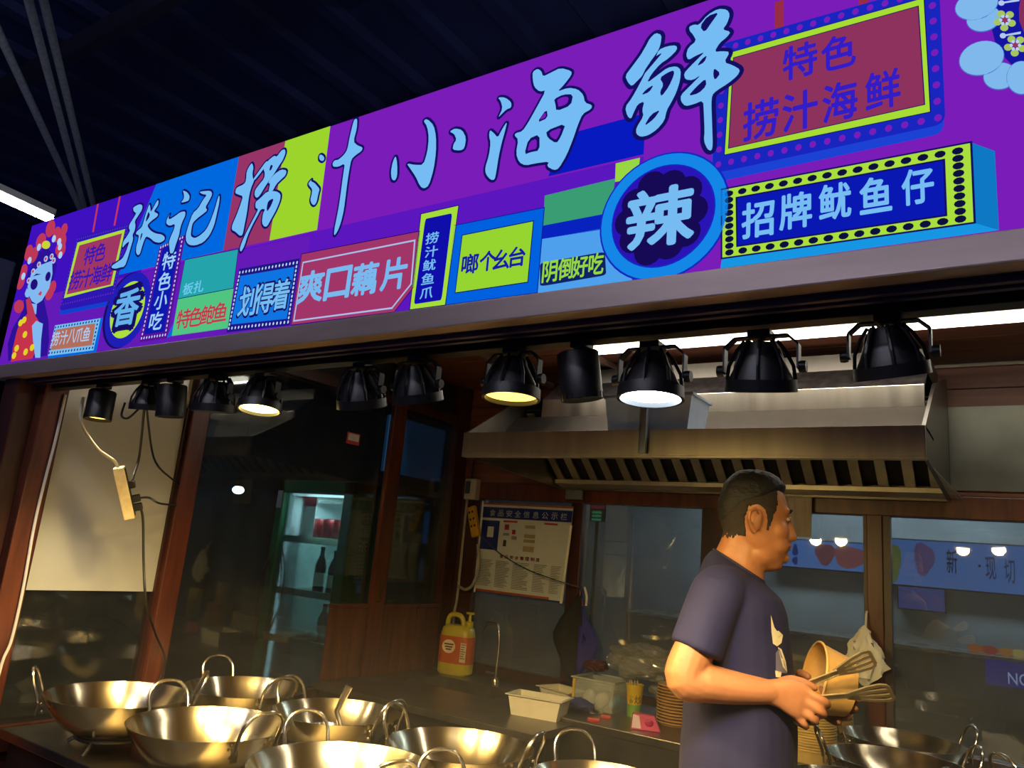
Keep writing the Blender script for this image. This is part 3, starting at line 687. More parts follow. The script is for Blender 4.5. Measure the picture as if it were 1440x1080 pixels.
for x, y, rx, ry, a, ly in ((385,210,172,125,-15,6),(315,75,220,140,-18,7),(550,790,165,132,-10,6),(365,612,228,165,-18,7),(770,810,150,165,0,7)):
    patch('painted_headdress', HB(ell(x, y, rx+7, ry+7, a, 28)), (70, 116, 200), ly); patch('painted_headdress', HB(ell(x, y, rx, ry, a, 28)), (128, 184, 236), ly+1)
for x, y in ((600,235),(705,490)):
    for k in range(5): patch('painted_headdress', HB(ell(x+75*math.cos(k*1.257+.4), y+75*math.sin(k*1.257+.4), 42, 36, 0, 10)), (166, 196, 96), 9)
    for k in range(6): patch('painted_headdress', HB(ell(x+42*math.cos(k*1.047), y+42*math.sin(k*1.047), 18, 18, 0, 8)), (190, 206, 240), 10)
    patch('painted_headdress', HB(ell(x, y, 28, 24, 0, 10)), (158, 52, 88), 11)
for x, y in ((565, 60), (580, 390)):
    patch('painted_headdress', HB(ell(x, y, 32, 28, 0, 10)), (176, 200, 240), 9); patch('painted_headdress', HB([(x, y-8), (x+180, y-42), (x+180, y-18), (x, y+8)]), (176, 200, 240), 9)

# ================================================================== RANGE HOOD
hood = thing('range_hood', 'stainless steel range hood with baffle filters over the back counter', 'range hood', (-1.2, 3.3, 1.85))
HX0, HX1 = -2.16, -.262
HS = mat('hood steel', (212, 204, 186), .38, 1.0, .1, 3, stretch=(6, 6, .6))
MB().box((HX0, 2.79, 1.880), (HX1, 2.805, 1.985), .004).build('front_band', HS, hood)
MB().box((HX0, 2.79, 1.872), (HX1, 2.83, 1.882), .002).build('bottom_lip', HS, hood)
mb = MB().box((HX0, 2.80, 1.975), (HX1, 3.06, 1.985)); mb.build('top_deck', HS, hood)
MB().prism([(HX0, 3.05, 1.985), (HX0, 3.2, 2.135), (HX0, 3.21, 2.12), (HX0, 3.06, 1.972)], (HX1-HX0, 0, 0)).build('slope_panel', mat('shaded slope steel', (74, 68, 62), .5, .8), hood)  # steel darkened in colour to stand for the unlit slope
MB().box((-2.0, 3.20, 2.133), (-.30, 3.215, 2.222), .003).build('duct_front', HS, hood)
MB().prism([(-2.0, 3.20, 2.222), (-2.0, 3.34, 2.33), (-2.0, 3.36, 2.32), (-2.0, 3.22, 2.215)], (1.70, 0, 0)).build('duct_foil', mat('foil', (190, 196, 205), .3, 1, .3, 25, bump=.5), hood)
MB().box((-2.0, 3.34, 2.30), (-.30, YB-.02, 2.40)).build('duct_body', DARKSTEEL, hood)
for x0, x1, nm in ((HX0, HX0+.012, 'end_panel'), (HX1-.012, HX1, 'end_panel')):
    MB().prism([(x0, 2.80, 1.88), (x0, 3.72, 1.83), (x0, 3.72, 2.36), (x0, 3.2, 2.22), (x0, 2.80, 1.985)], (x1-x0, 0, 0)).build(nm, DARKSTEEL, hood)
MB().prism([(HX1-.012, 2.83, 1.885), (HX1-.012, 3.66, 1.845), (HX1+.045, 3.70, 1.845)], (0, 0, -.004)).build('corner_flap', HS, hood)
# sloping baffle filters
f0 = Vector((0, 3.26, 2.162)); f1 = Vector((0, 3.64, 1.865)); dd = (f1-f0).normalized(); nn = Vector((0, -dd.z, dd.y))
if nn.z > 0: nn = -nn
MB().prism([Vector((HX0+.02, 0, 0))+f0-nn*.03, Vector((HX0+.02, 0, 0))+f1-nn*.03, Vector((HX0+.02, 0, 0))+f1-nn*.04, Vector((HX0+.02, 0, 0))+f0-nn*.04], (HX1-HX0-.04, 0, 0)).build('filter_back', mat('filter dark', (20, 20, 22), .7), hood)  # dark sheet behind the slats
nb = 19
for i in range(nb):
    xx = HX0+.05+(HX1-HX0-.1)*(i+.1*random.random())/(nb-1)
    o_ = Vector((xx-.021, 0, 0))
    MB().prism([o_+f0, o_+f1, o_+f1-nn*.012, o_+f0-nn*.012], (.042, 0, 0)).build('baffle_slat', HS, hood)
MB().prism([(HX0+.02, 3.62, 1.855), (HX0+.02, 3.70, 1.84), (HX0+.02, 3.70, 1.87), (HX0+.02, 3.62, 1.875)], (HX1-HX0-.04, 0, 0)).build('grease_trough', HS, hood)
MB().box((HX0, 3.70, 1.83), (HX1, 3.72, 2.30)).build('back_plate', DARKSTEEL, hood)
# bracket bar hanging before the hood
tag(MB().box((-1.262, 2.755, 1.885), (-1.232, 2.775, 2.14), .003).box((-1.262, 2.755, 1.885), (-1.255, 2.79, 2.12), .002).build('hanging_bracket', mat('zinc bracket', (150, 165, 175), .4, .8)), 'grey zinc bracket bar hanging before the hood', 'bracket')
# plastic storage box on the hood
t = thing('storage_box', 'translucent blue-grey plastic box standing on the hood', 'box', (-1.27, 2.94, 1.986))
BP = mat('translucent plastic', (150, 165, 185), .3, var=.1, alpha=.75)
b = MB(); x0, x1, y0, y1, h = -.19, .19, -.105, .10, .155
for s_, z in ((.9, 0), (1, h)):
    b.add([(x0*s_, y0*s_, z), (x1*s_, y0*s_, z), (x1*s_, y1*s_, z), (x0*s_, y1*s_, z)], [])
b.f = [(0, 1, 2, 3), (0, 4, 5, 1), (1, 5, 6, 2), (2, 6, 7, 3), (3, 7, 4, 0)]
b.build('tub', BP, t, world=False, solid=.004)
r = MB(); 
for a_, b_ in (((-.2, -.115, h-.012), (.2, -.1, h)), ((-.2, .095, h-.012), (.2, .11, h)), ((-.2, -.115, h-.012), (-.185, .11, h)), ((.185, -.115, h-.012), (.2, .11, h))): r.box(a_, b_, .003)
r.build('rim', BP, t, world=False)
# ceiling tube lamp
t = thing('tube_lamp', 'long white tube lamp on the brown ceiling behind the spotlights', 'lamp', (-.6, 3.04, 2.40))
MB().box((-1.70, 3.01, 2.425), (1.2, 3.07, 2.45), .004).build('housing', WHITEP, t)
MB().box((-1.68, 3.02, 2.392), (1.2, 3.06, 2.425), .008).build('diffuser', emit('warm white diffuser', (255, 246, 224), 7), t)
area('tube_light', (.0, 0, -.012), (0, 0, 0), 2.6, .05, 7, (1, .93, .82), t)
# thin trim stick hanging from the ceiling
tag(MB().box((-.95, 3.76, 2.455-.03), (.2, 3.775, 2.44), .002).build('trim_1', mat('steel trim', (140, 130, 115), .4, .8)), kind='structure')

# ================================================================== COUNTERS
CT = mat('counter steel', (150, 144, 132), .30, 1.0, .2, 5)
t = thing('wok_counter', 'stainless steel counter under the row of woks on the left', 'counter', (-1.85, 1.79, 0))
MB().box((-2.86, 1.37, .715), (-.80, 2.22, ZC), .004).build('worktop', CT, t)
MB().box((-2.84, 1.40, .05), (-.83, 2.20, .715)).build('body', mat('counter front', (60, 56, 54), .4, .7), t)
for x0 in (-2.80, -1.85, -.90):
    MB().box((x0, 1.42, 0), (x0+.04, 1.46, .06)).build('foot', BLACK, t)
    MB().box((x0, 2.14, 0), (x0+.04, 2.18, .06)).build('foot', BLACK, t)
t = thing('wok_counter', 'stainless steel counter under the woks on the right, before the man', 'counter', (.0, 3.1, 0))
MB().box((-.56, 2.42, .715), (.75, 3.745, ZC), .004).build('worktop', CT, t)
MB().box((-.54, 2.44, .05), (.73, 3.74, .715)).build('body', mat('counter front', (60, 56, 54), .4, .7), t)
for x0, y0 in ((-.5, 2.5), (.65, 2.5), (-.5, 3.66), (.65, 3.66)): MB().box((x0, y0, 0), (x0+.04, y0+.04, .06)).build('foot', BLACK, t)
# sink counter in the back left corner
t = thing('sink_counter', 'dark steel sink counter in the back left corner', 'counter', (-2.3, 3.25, 0))
DS = mat('worn dark steel', (126, 120, 112), .34, .9, .3, 6)
mb = MB()
for a_, b_ in (((-2.875, 2.74, .75), (-1.91, 3.20, .78)), ((-1.91, 2.74, .75), (-1.63, 3.06, .78)), ((-2.875, 3.50, .75), (-1.90, 3.76, .78)), ((-2.875, 3.20, .75), (-2.70, 3.50, .78)), ((-2.15, 3.20, .75), (-1.90, 3.50, .78))): mb.box(a_, b_, .002)
mb.build('worktop', DS, t)
mb = MB().box((-2.70, 3.20, .55), (-2.15, 3.50, .56)); mb.box((-2.70, 3.20, .55), (-2.69, 3.50, .78)).box((-2.16, 3.20, .55), (-2.15, 3.50, .78)).box((-2.70, 3.20, .55), (-2.15, 3.21, .78)).box((-2.70, 3.49, .55), (-2.15, 3.50, .78))
mb.build('basin', DS, t)
MB().box((-2.86, 2.78, 0), (-1.66, 2.80, .75)).build('front_panel', DARKSTEEL, t)
for x0 in (-2.86, -1.72): MB().box((x0, 3.0, 0), (x0+.04, 3.04, .75)).build('leg', DARKSTEEL, t)
# prep table
t = thing('prep_table', 'stainless steel prep table behind the man', 'table', (-1.3, 3.4, 0))
MB().box((-1.885, 3.075, .76), (-.58, 3.755, .795), .004).build('worktop', CT, t)
MB().box((-1.87, 3.078, .60), (-.60, 3.095, .765), .002).build('apron', CT, t)
MB().box((-1.85, 3.10, .16), (-.76, 3.74, .18), .003).build('shelf', CT, t)
for x0, y0 in ((-1.86, 3.08), (-.78, 3.08), (-1.86, 3.70), (-.78, 3.70)): MB().box((x0, y0, 0), (x0+.04, y0+.04, .765)).build('leg', CT, t)

# ================================================================== WOKS
def make_wok(label, r, loc, rotz):
    t = thing('wok', label, 'wok', loc, (0, 0, rotz), 'steel woks on the counters')
    d = .118*r/.225
    prof = []
    for i in range(13):
        a = i/12
        prof.append((r*(.30+.70*a**.62) if a > 0 else .27*r, d*(a**1.55)))
    inner = [(max(rr-.0035, .0), z+.003) for rr, z in prof[::-1]]
    inner[0] = (prof[-1][0]-.0035, prof[-1][1])
    full = [(0.0005, 0)]+prof+inner+[(0.0005, .003)]
    MB().lathe(full, 56).build('bowl', WOKM, t, world=False, smooth=True)
    for s_ in (-1, 1):
        w_ = .062; hz = d
        pts = [(-w_, r-.001, hz-.030), (-w_, r+.004, hz-.004), (-w_*.98, r+.020, hz+.038), (-w_*.62, r+.030, hz+.066), (0, r+.034, hz+.074), (w_*.62, r+.030, hz+.066), (w_*.98, r+.020, hz+.038), (w_, r+.004, hz-.004), (w_, r-.001, hz-.030)]
        pts = [(x, y*s_, z) for x, y, z in pts]
        h = MB().tube(smooth_path(pts, 5), .0052, 8).build('handle', HANDLE, t, world=False, smooth=True)
        for x in (-w_, w_): MB().box((x-.011, s_*(r-.001)-.002, hz-.052), (x+.011, s_*(r-.001)+.002, hz-.012), .0015).build('handle_plate', HANDLE, h, world=False)
        for x in (-w_, w_):
            for dz in (-.02, -.042):
                MB().ball((x, s_*(r-.012+.22*(dz+.02)), hz+dz), (.0055, .0055, .0055), seg=10, rg=6).build('rivet', HANDLE, h, world=False, smooth=True)
    return t
ZR = .90
def burner(label, x, y, zt):
    t = thing('burner_stand', label, 'stand', (x, y, ZC), group='wok stands')
    mb = MB(); n = 28
    ring = [(.105*math.cos(2*math.pi*k/n), .105*math.sin(2*math.pi*k/n), zt-ZC+.006) for k in range(n)]
    mb.tube(ring, .007, 8, closed=True).build('ring', DARKSTEEL, t, world=False, smooth=True)
    for k in range(4):
        a = k*math.pi/2+.5; c_, s_ = math.cos(a), math.sin(a)
        MB().tube([(.105*c_, .105*s_, zt-ZC+.006), (.125*c_, .125*s_, .018), (.145*c_, .145*s_, .004)], .006, 6).build('leg', DARKSTEEL, t, world=False, smooth=True)
woks = [ # x, y, r, handle angle, label, base drop
 (-2.458, 1.521, .222, 58, 'leftmost steel wok beside the left counter end'),
 (-1.985, 1.521, .225, -4, 'large steel wok second in the front row with sauce at the bottom'),
 (-1.447, 1.521, .234, -20, 'near steel wok third in the front row at the bottom edge'),
 (-.985, 1.490, .21, -25, 'mostly hidden wok, front row, only its handle rising at the bottom edge'),
 (-2.46, 2.018, .223, -10, 'steel wok at the far left of the back row'),
 (-1.977, 2.018, .217, 2, 'steel wok with a ladle resting in it'),
 (-1.448, 2.014, .222, 8, 'steel wok third of the back row before the white tub'),
 (-.985, 2.035, .195, -40, 'wok at the right end of the back row beside the man'),
 (-.44, 2.56, .205, 20, 'nearest of the right woks, cut by the bottom edge'),
 (-.40, 3.03, .218, 22, 'middle wok of the right counter'),
 (-.435, 3.475, .218, 24, 'farthest wok of the right counter by the back pane'),
 (.06, 3.20, .185, 40, 'wok with yellow noodles at the right edge'),
]
for i, (x, y, r, a, lab) in enumerate(woks):
    zr_ = .905 if i < 4 else .885 if i < 8 else ZR
    zb_ = zr_-.118*r/.225
    make_wok(lab, r, (x, y, zb_), R_(a-90))
    burner('black wire stand under the '+lab.replace(' with sauce at the bottom', '').replace(' at the bottom edge', '').replace(', only its handle rising', '').replace(' beside the man', ''), x, y, zb_-.012)
# sauce and food inside the woks
for i, r_ in ((1, .085), (2, .09)):
    x, y = woks[i][:2]; z0 = .905-.118*woks[i][2]/.225
    tag(MB().lathe([(.0005, z0+.007), (r_*.9, z0+.007), (r_, z0+.0065)], 40, Matrix.Translation((x, y, 0))).build('sauce', mat('brown sauce', (92, 58, 20), .12, var=.3), smooth=True), ('shallow brown sauce in the second front wok', 'shallow brown sauce in the third front wok')[i-1], 'sauce')
x, y = woks[11][:2]; mb = MB()
for k in range(70):
    a = random.random()*6.28; rr = .13*math.sqrt(random.random()); c = Vector((x+rr*math.cos(a), y+rr*math.sin(a), ZR-.055+.065*(1-rr/.14)))
    b_ = random.random()*6.28; L = .05+.04*random.random()
    pts = [c+Vector((math.cos(b_)*L*u, math.sin(b_)*L*u, .012*math.sin(5*u+k))) for u in (-1, -.5, 0, .5, 1)]
    mb.tube(smooth_path(pts, 2), .0022, 4)
nd = thing('noodles', 'heap of yellow noodles in the rightmost wok', 'noodles', (x, y, ZR-.08)); nd['kind'] = 'stuff'
mb.build('strands', mat('yellow noodles', (206, 168, 74), .4), nd, smooth=True)
MB().lathe([(.0005, ZR-.07), (.10, ZR-.075), (.125, ZR-.055), (.09, ZR-.02), (.0005, ZR-.004)], 24, Matrix.Translation((x, y, 0))).build('heap', mat('noodle heap', (176, 134, 52), .5, bump=.8, scale=60), nd, smooth=True)
# tongs standing in the noodle wok
def tongs(label, base, direction, side, length=.27, spread=.045, twist=0.0):
    d = Vector(direction).normalized(); s_ = Vector(side).normalized(); n_ = d.cross(s_).normalized()
    n_ = (n_*math.cos(twist)+s_*math.sin(twist)).normalized()
    t = thing('tongs', label, 'tongs', base)
    b0 = Vector(base)
    for sg in (-1, 1):
        L1 = length*.66
        p = lambda u, off, k=0: b0+d*(length*u)+s_*(sg*(.008+(spread-.008)*u))+n_*k+s_*off
        arm = MB(); W2 = .0105
        for u0, u1, w0, w1 in ((0, .62, W2, W2*.8),):
            arm.prism([p(u0, 0, -w0), p(u0, 0, w0), p(u1, 0, w1), p(u1, 0, -w1)], s_*(.0022*sg))
            arm.tube([p(u0, 0, -w0), p(u1, 0, -w1)], .0022, 6); arm.tube([p(u0, 0, w0), p(u1, 0, w1)], .0022, 6)
        TM = mat('tong steel', (186, 168, 128), .42, .65, .1, 60)
        ao = arm.build('arm', TM, t)
        hd = MB()
        path = []
        wv = .023
        outl = [(.60, .007), (.68, .014), (.80, .024), (.92, .029), (.985, .024), (1.0, .0)]
        for k in (-1, -.34, .34, 1):
            for (u0, k0), (u1, k1) in zip(outl[:-2], outl[1:-1]):
                w0 = .0045; hd.prism([p(u0, 0, k*k0-w0), p(u0, 0, k*k0+w0), p(u1, 0, k*k1+w0), p(u1, 0, k*k1-w0)], s_*(.0035*sg))
        hd.prism([p(.965, 0, -.031), p(.965, 0, .031), p(1.0, 0, .020), p(1.0, 0, -.020)], s_*(.0035*sg))
        hd.prism([p(.58, 0, -.0105), p(.58, 0, .0105), p(.70, 0, .016), p(.70, 0, -.016)], s_*(.0035*sg))
        hd.build('slotted_head', TM, t)
    return t
tongs('steel tongs standing in the noodle wok', (x+.02, y-.02, ZR+.14), (-.25, .3, -1), (1, .2, 0), .24)
# ladle in the wok
x, y = -1.977, 2.018
t = thing('ladle', 'steel ladle leaning in a wok of the back row', 'ladle', (x, y, ZR-.10))
p0 = Vector((x-.02, y-.02, ZR-.085)); p1 = onw(491, 965, 2.62)
MB().lathe([(.0005, 0), (.03, .004), (.048, .018), (.054, .034), (.051, .034), (.045, .02), (.028, .008), (.0005, .004)], 24, Matrix.Translation(p0-Vector((0, 0, .012)))).build('scoop', HANDLE, t, smooth=True)
MB().tube([p0+Vector((.045, .02, .02)), p0.lerp(p1, .45), p1], [.008, .009, .014], 8).build('handle', HANDLE, t, smooth=True)
# crumpled foil by the first wok
mb = MB().ball(onz(83, 1012, ZC+.02)+Vector((.05, .05, 0)), (.05, .035, .028), seg=14, rg=8)
for v in mb.v: v += Vector((random.uniform(-.007, .007), random.uniform(-.007, .007), random.uniform(-.004, .006)))
tag(mb.build('crumpled_cloth', mat('pale rag', (200, 180, 140), .8)), 'pale crumpled rag on the counter behind the leftmost wok', 'cloth')

# ================================================================== SPOTLIGHTS ON THE RAIL
rail = thing('light_rail', 'dark lighting rail running under the sign beam', 'rail', (-1.2, 1.32, 1.88))
MB().box((-2.95, 1.302, 1.884), (1.1, 1.338, 1.905), .002).build('track', BLACK, rail)
WARM = (1.0, .69, .24); COOL = (.72, .86, 1.0)
def spot(parent, loc, rot, power, col, ang=166, rad=.038):
    l = bpy.data.lights.new('lamp_beam', 'SPOT'); l.energy = power; l.color = col; l.spot_size = R_(ang); l.spot_blend = .7; l.shadow_soft_size = rad
    o = bpy.data.objects.new('lamp_beam', l); C.objects.link(o); o.parent = parent; o.location = loc; o.rotation_euler = rot
    return o
def par_lamp(label, x, tilt_x, tilt_y, lens, power, col, z=1.884, yaw=0.0, y=1.32, s=1.0):
    """open basket spotlight: stirrup, two knobs, ribbed housing, front ring, lens"""
    t = thing('spotlight', label, 'spotlight', (x, y, z), (0, 0, yaw), 'spotlights on the rail')
    MB().box((-.02, -.02, -.012), (.02, .02, .0), .002).build('rail_adapter', BLACKM, t, world=False)
    br = MB(); ax = .070*s
    arm = [(-ax, 0, -.078*s), (-ax, 0, -.030*s), (-ax*.72, 0, -.010), (0, 0, -.010), (ax*.72, 0, -.010), (ax, 0, -.030*s), (ax, 0, -.078*s)]
    for i in range(len(arm)-1):
        a, b = Vector(arm[i]), Vector(arm[i+1]); d = (b-a).normalized(); n_ = Vector((-d.z, 0, d.x))*.0018
        br.prism([a-n_+Vector((0, -.009, 0)), b-n_+Vector((0, -.009, 0)), b+n_+Vector((0, -.009, 0)), a+n_+Vector((0, -.009, 0))], (0, .018, 0))
    br.build('stirrup', BLACKM, t, world=False)
    M = Matrix.Translation((0, 0, -.072*s)) @ Euler((tilt_x, tilt_y, 0)).to_matrix().to_4x4()
    MB().lathe([(.0005, .050*s), (.026*s, .050*s), (.030*s, .044*s), (.034*s, .030*s), (.046*s, .008*s), (.056*s, -.012*s), (.060*s, -.024*s)], 28, M).build('housing', BLACKM, t, world=False, smooth=True)
    rb = MB()
    for k in range(8):
        a = k*math.pi/4+.2; c_, s_ = math.cos(a), math.sin(a)
        pts = [(.030*s*c_, .030*s*s_, .052*s), (.044*s*c_, .044*s*s_, .034*s), (.059*s*c_, .059*s*s_, .004*s), (.063*s*c_, .063*s*s_, -.026*s)]
        rb.tube([M @ Vector(p) for p in pts], .0038*s, 6)
    rb.build('basket', BLACKM, t, world=False)
    MB().lathe([(.060*s, -.022*s), (.066*s, -.022*s), (.067*s, -.046*s), (.061*s, -.046*s), (.060*s, -.022*s)], 36, M).build('front_ring', BLACKM, t, world=False, smooth=True)
    for sg in (-1, 1):
        k_ = MB().lathe([(.0005, -.006), (.011*s, -.006), (.012*s, 0), (.011*s, .006), (.0005, .006)], 12, Matrix.Translation((sg*(ax+.007), 0, -.074*s)) @ Matrix.Rotation(math.pi/2, 4, 'Y'))
        k_.build('knob', BLACKM, t, world=False, smooth=True)
    MB().lathe([(.0005, -.042*s), (.03*s, -.041*s), (.060*s, -.036*s)], 32, M).build('lens', lens, t, world=False, smooth=True)
    if power:
        p = M @ Vector((0, 0, -.052*s)); spot(t, p, Euler((tilt_x, tilt_y, 0)), power, col)
    return t
def can_lamp(label, x, tilt_x, tilt_y, lens, power, col, z=1.884, y=1.32):
    t = thing('spotlight', label, 'spotlight', (x, y, z), (0, 0, 0), 'spotlights on the rail')
    MB().box((-.018, -.018, -.012), (.018, .018, 0), .002).build('rail_adapter', BLACKM, t, world=False)
    MB().tube([(0, .0, -.012), (0, .012, -.030)], .006, 8).build('stem', BLACKM, t, world=False)
    M = Matrix.Translation((0, 0, -.066)) @ Euler((tilt_x, tilt_y, 0)).to_matrix().to_4x4()
    MB().lathe([(.0005, .046), (.040, .046), (.0425, .043), (.0425, -.052), (.0385, -.052), (.037, -.044)], 32, M).build('can', BLACKM, t, world=False, smooth=True)
    rb = MB()
    for k in range(20):
        a = 2*math.pi*k/20; rb.box((-.0012, .0415, -.050), (.0012, .0435, -.040), 0, M @ Matrix.Rotation(a, 4, 'Z'))
    rb.build('vent_ring', BLACK, t, world=False)
    MB().lathe([(.0005, -.043), (.037, -.041)], 28, M).build('lens', lens, t, world=False, smooth=True)
    if power: spot(t, M @ Vector((0, 0, -.056)), Euler((tilt_x, tilt_y, 0)), power, col, 115, .03)
    return t
LOFF = mat('lens glass', (90, 84, 66), .12, var=.2)
LW = emit('warm lens', (255, 206, 96), 3.2); LWB = emit('bright warm lens', (255, 226, 120), 14); LC = emit('bright cool lens', (225, 242, 255), 26); LS = emit('soft lens', (250, 226, 170), 1.3)
tx = -R_(14)       # heads lean in over the woks
P0 = 52
par_lamp('black basket spotlight farthest right on the rail', -.173, R_(16), -R_(5), LS, P0*.9, WARM, s=.86)
par_lamp('black basket spotlight second from the right end of the rail', -.378, R_(14), R_(3), LS, P0*.8, WARM, z=1.876, s=.92)
par_lamp('basket spotlight glaring cool white beside the bracket bar', -.585, -R_(3), -R_(2), LC, 34, COOL, z=1.872, s=.95)
can_lamp('black can spotlight between the cool white lamp and a warm one', -.741, R_(8), -R_(7), LS, P0*.6, WARM)
par_lamp('black basket spotlight with a warm honeycomb lens beside the can', -.905, -R_(2), -R_(2), LW, P0*.8, WARM, s=.94)
par_lamp('black basket spotlight right one of the close pair in the middle', -1.176, R_(20), R_(0), LS, P0, WARM, s=.9)
par_lamp('black basket spotlight left one of the close pair in the middle', -1.355, R_(20), R_(4), LS, P0, WARM, z=1.880, s=.92)
par_lamp('basket spotlight glowing bright yellow', -1.731, -R_(5), -R_(6), LWB, P0*1.1, WARM, z=1.876, s=.88)
par_lamp('black basket spotlight left of the bright yellow one', -1.941, R_(6), R_(2), LS, P0*.8, WARM, s=.92)
can_lamp('black can spotlight over the white board, close to a basket lamp', -2.153, R_(6), -R_(2), LS, P0*.5, WARM)
par_lamp('small black basket spotlight with cables hanging below', -2.285, R_(8), R_(4), LOFF, 0, WARM, s=.78)
can_lamp('black can spotlight nearest the left post, lens lit', -2.559, -R_(2), -R_(4), LW, P0*.45, (1, .80, .5))

# ================================================================== POWER STRIP AND CABLES BY THE LEFT BOARD
xs_ = -2.52
def W1(px, py, X=xs_): return onx(px, py, X)
a, b = W1(167, 657), W1(183, 729)
t = thing('power_strip', 'cream power strip hanging on its cable before the pale board', 'power strip', b)
ax = (b-a).normalized(); sd = Vector((.55, .83, 0)); sd = (sd-ax*sd.dot(ax)).normalized(); nr = ax.cross(sd)
Mx = Matrix((sd, nr, ax)).transposed().to_4x4(); Mx.translation = (a+b)/2; L2 = (b-a).length/2
CREAM = wood('cream strip', (196, 176, 120), (226, 208, 160), (1, 1, 1), .4, 30)
MB().box((-.017, -.018, -L2), (.017, .018, L2), .004, Mx).build('case', CREAM, t)
MB().box((.0165, -.015, -L2+.008), (.0185, .015, L2-.008), .001, Mx).build('socket_face', mat('dark socket face', (40, 38, 36), .4), t)
for u in (-.6, -.2, .2, .55): MB().box((-.0180, -.006, u*L2-.01), (-.0170, .006, u*L2+.01), .0, Mx).build('groove', mat('groove', (120, 100, 60), .6), t)
def cable(label, pts, r, m, name='cable'): return tag(MB().tube(smooth_path(pts, 8), r, 8).build(name, m, smooth=True), label, 'cable')
cable('cream cable from the left can spotlight down to the power strip', [ony(117, 560, 1.33), W1(113, 585), W1(119, 605), W1(138, 632), W1(160, 648), W1(166, 657)], .0052, mat('cream cable', (186, 178, 150), .5))
def plug(label, px, py, dpx): 
    p = W1(px, py); M = Matrix.Translation(p) @ Mx.to_3x3().to_4x4()
    o = MB().box((-.018, -.012, -.012), (.016, .012, .012), .004, M); return tag(o.build('plug', RUBBER), label, 'plug')
plug('upper black plug in the power strip', 183, 682, 0); plug('middle black plug in the power strip', 190, 701, 0); plug('lowest black plug in the power strip', 193, 713, 0)
cable('black cable running from the basket spotlight to the upper plug', [ony(203, 572, 1.33), W1(196, 640), W1(188, 668), W1(185, 678)], .0042, RUBBER)
cable('black cable curving from the basket spotlight to the wooden post', [ony(206, 572, 1.33), W1(213, 630), W1(222, 655), onx(240, 672, XL+.01), onx(253, 681, XL+.012)], .0036, RUBBER)
cable('short black cable from the middle plug to the wooden post', [W1(196, 700), W1(210, 700), W1(225, 708), onx(248, 710, XL+.01)], .0036, RUBBER)
cable('long black cable hanging from the lowest plug to the counter', [W1(196, 711), W1(201, 730), W1(202, 790), W1(206, 850), onx(218, 890, XL+.06), onx(232, 935, XL+.04), (XL+.04, 1.86, ZC+.01)], .0042, RUBBER)
cable('white cable running down the front edge of the left wooden post', [onx(92, 555, XL+.008), onx(80, 610, XL+.008), onx(62, 680, XL+.008), onx(48, 740, XL+.008), onx(32, 830, XL+.008), onx(16, 900, XL+.008), onx(2, 935, XL+.008), (XL+.012, 1.33, .76)], .005, WHITEP)
cable('black loop of cable between two spotlights near the left post', [ony(176, 566, 1.33), ony(171, 584, 1.33), ony(180, 588, 1.33), ony(195, 575, 1.34)], .0035, RUBBER)

# ================================================================== GREEN FRIDGE BEYOND THE SIDE GLASS
fx0, fx1, fy0, fy1, fz = -3.665, -3.045, 3.02, 3.62, 1.765
GREEN = mat('fridge green', (34, 118, 76), .35, var=.1)
fr = thing('display_fridge', 'green glass-door drinks fridge with white lettering beyond the side glass', 'fridge', ((fx0+fx1)/2, (fy0+fy1)/2, 0))
WI = mat('fridge liner', (205, 220, 222), .4)
MB().box((fx1-.03, fy0+.04, .1), (fx1, fy1, fz), .004).build('side_wall', GREEN, fr)
MB().box((fx0, fy0+.04, .1), (fx0+.03, fy1, fz), .004).build('side_wall', GREEN, fr)
MB().box((fx0, fy0+.04, fz-.05), (fx1, fy1, fz), .004).build('top', GREEN, fr)
MB().box((fx0, fy0+.04, .0), (fx1, fy1, .12), .004).build('base', GREEN, fr)
MB().box((fx0+.03, fy1-.03, .12), (fx1-.03, fy1, fz-.05)).build('back_liner', WI, fr)
MB().box((fx0+.03, fy0+.06, .12), (fx0+.036, fy1-.03, fz-.05)).box((fx1-.036, fy0+.06, .12), (fx1-.03, fy1-.03, fz-.05)).build('side_liner', WI, fr)
d = MB()
for a_, b_ in (((fx0, fy0, .14), (fx0+.05, fy0+.04, fz)), ((fx1-.075, fy0, .14), (fx1, fy0+.04, fz)), ((fx0, fy0, fz-.075), (fx1, fy0+.04, fz)), ((fx0, fy0, .14), (fx1, fy0+.04, .30))): d.box(a_, b_, .003)
dr_ = d.build('door', GREEN, fr)
MB().box((fx0+.05, fy0+.015, .30), (fx1-.075, fy0+.02, fz-.075)).build('door_glass', glass('fridge glass', (228, 240, 238), .05), dr_)
MB().tube(smooth_path([(fx0+.02, fy0-.005, 1.30), (fx0+.02, fy0-.035, 1.2), (fx0+.02, fy0-.035, .95), (fx0+.02, fy0-.005, .85)], 5), .009, 8).build('door_handle', BLACK, dr_, smooth=True)
zsh = [ony(435, 757, fy0+.06).z, ony(430, 832, fy0+.06).z, ony(415, 900, fy0+.06).z]
for z in zsh:
    sh = MB().box((fx0+.037, fy0+.07, z-.012), (fx1-.037, fy1-.04, z), .002).build('shelf', glass('shelf glass', (225, 238, 234), .05), fr)
    MB().box((fx0+.037, fy0+.055, z-.03), (fx1-.037, fy0+.07, z+.008), .002).build('price_strip', mat('green price strip', (186, 214, 190), .4, var=.2, scale=40), sh)
MB().box((fx0+.06, fy0+.06, fz-.085), (fx1-.06, fy0+.09, fz-.07)).build('lamp_strip', emit('fridge lamp', (220, 245, 255), 5), fr)
for sx_ in (fx0+.05, fx1-.05): MB().box((sx_-.008, fy0+.062, .3), (sx_+.008, fy0+.075, fz-.09)).build('lamp_strip', emit('fridge side fill', (205, 238, 245), 2.2), fr)  # side strips added to brighten the shelves below the top lamp
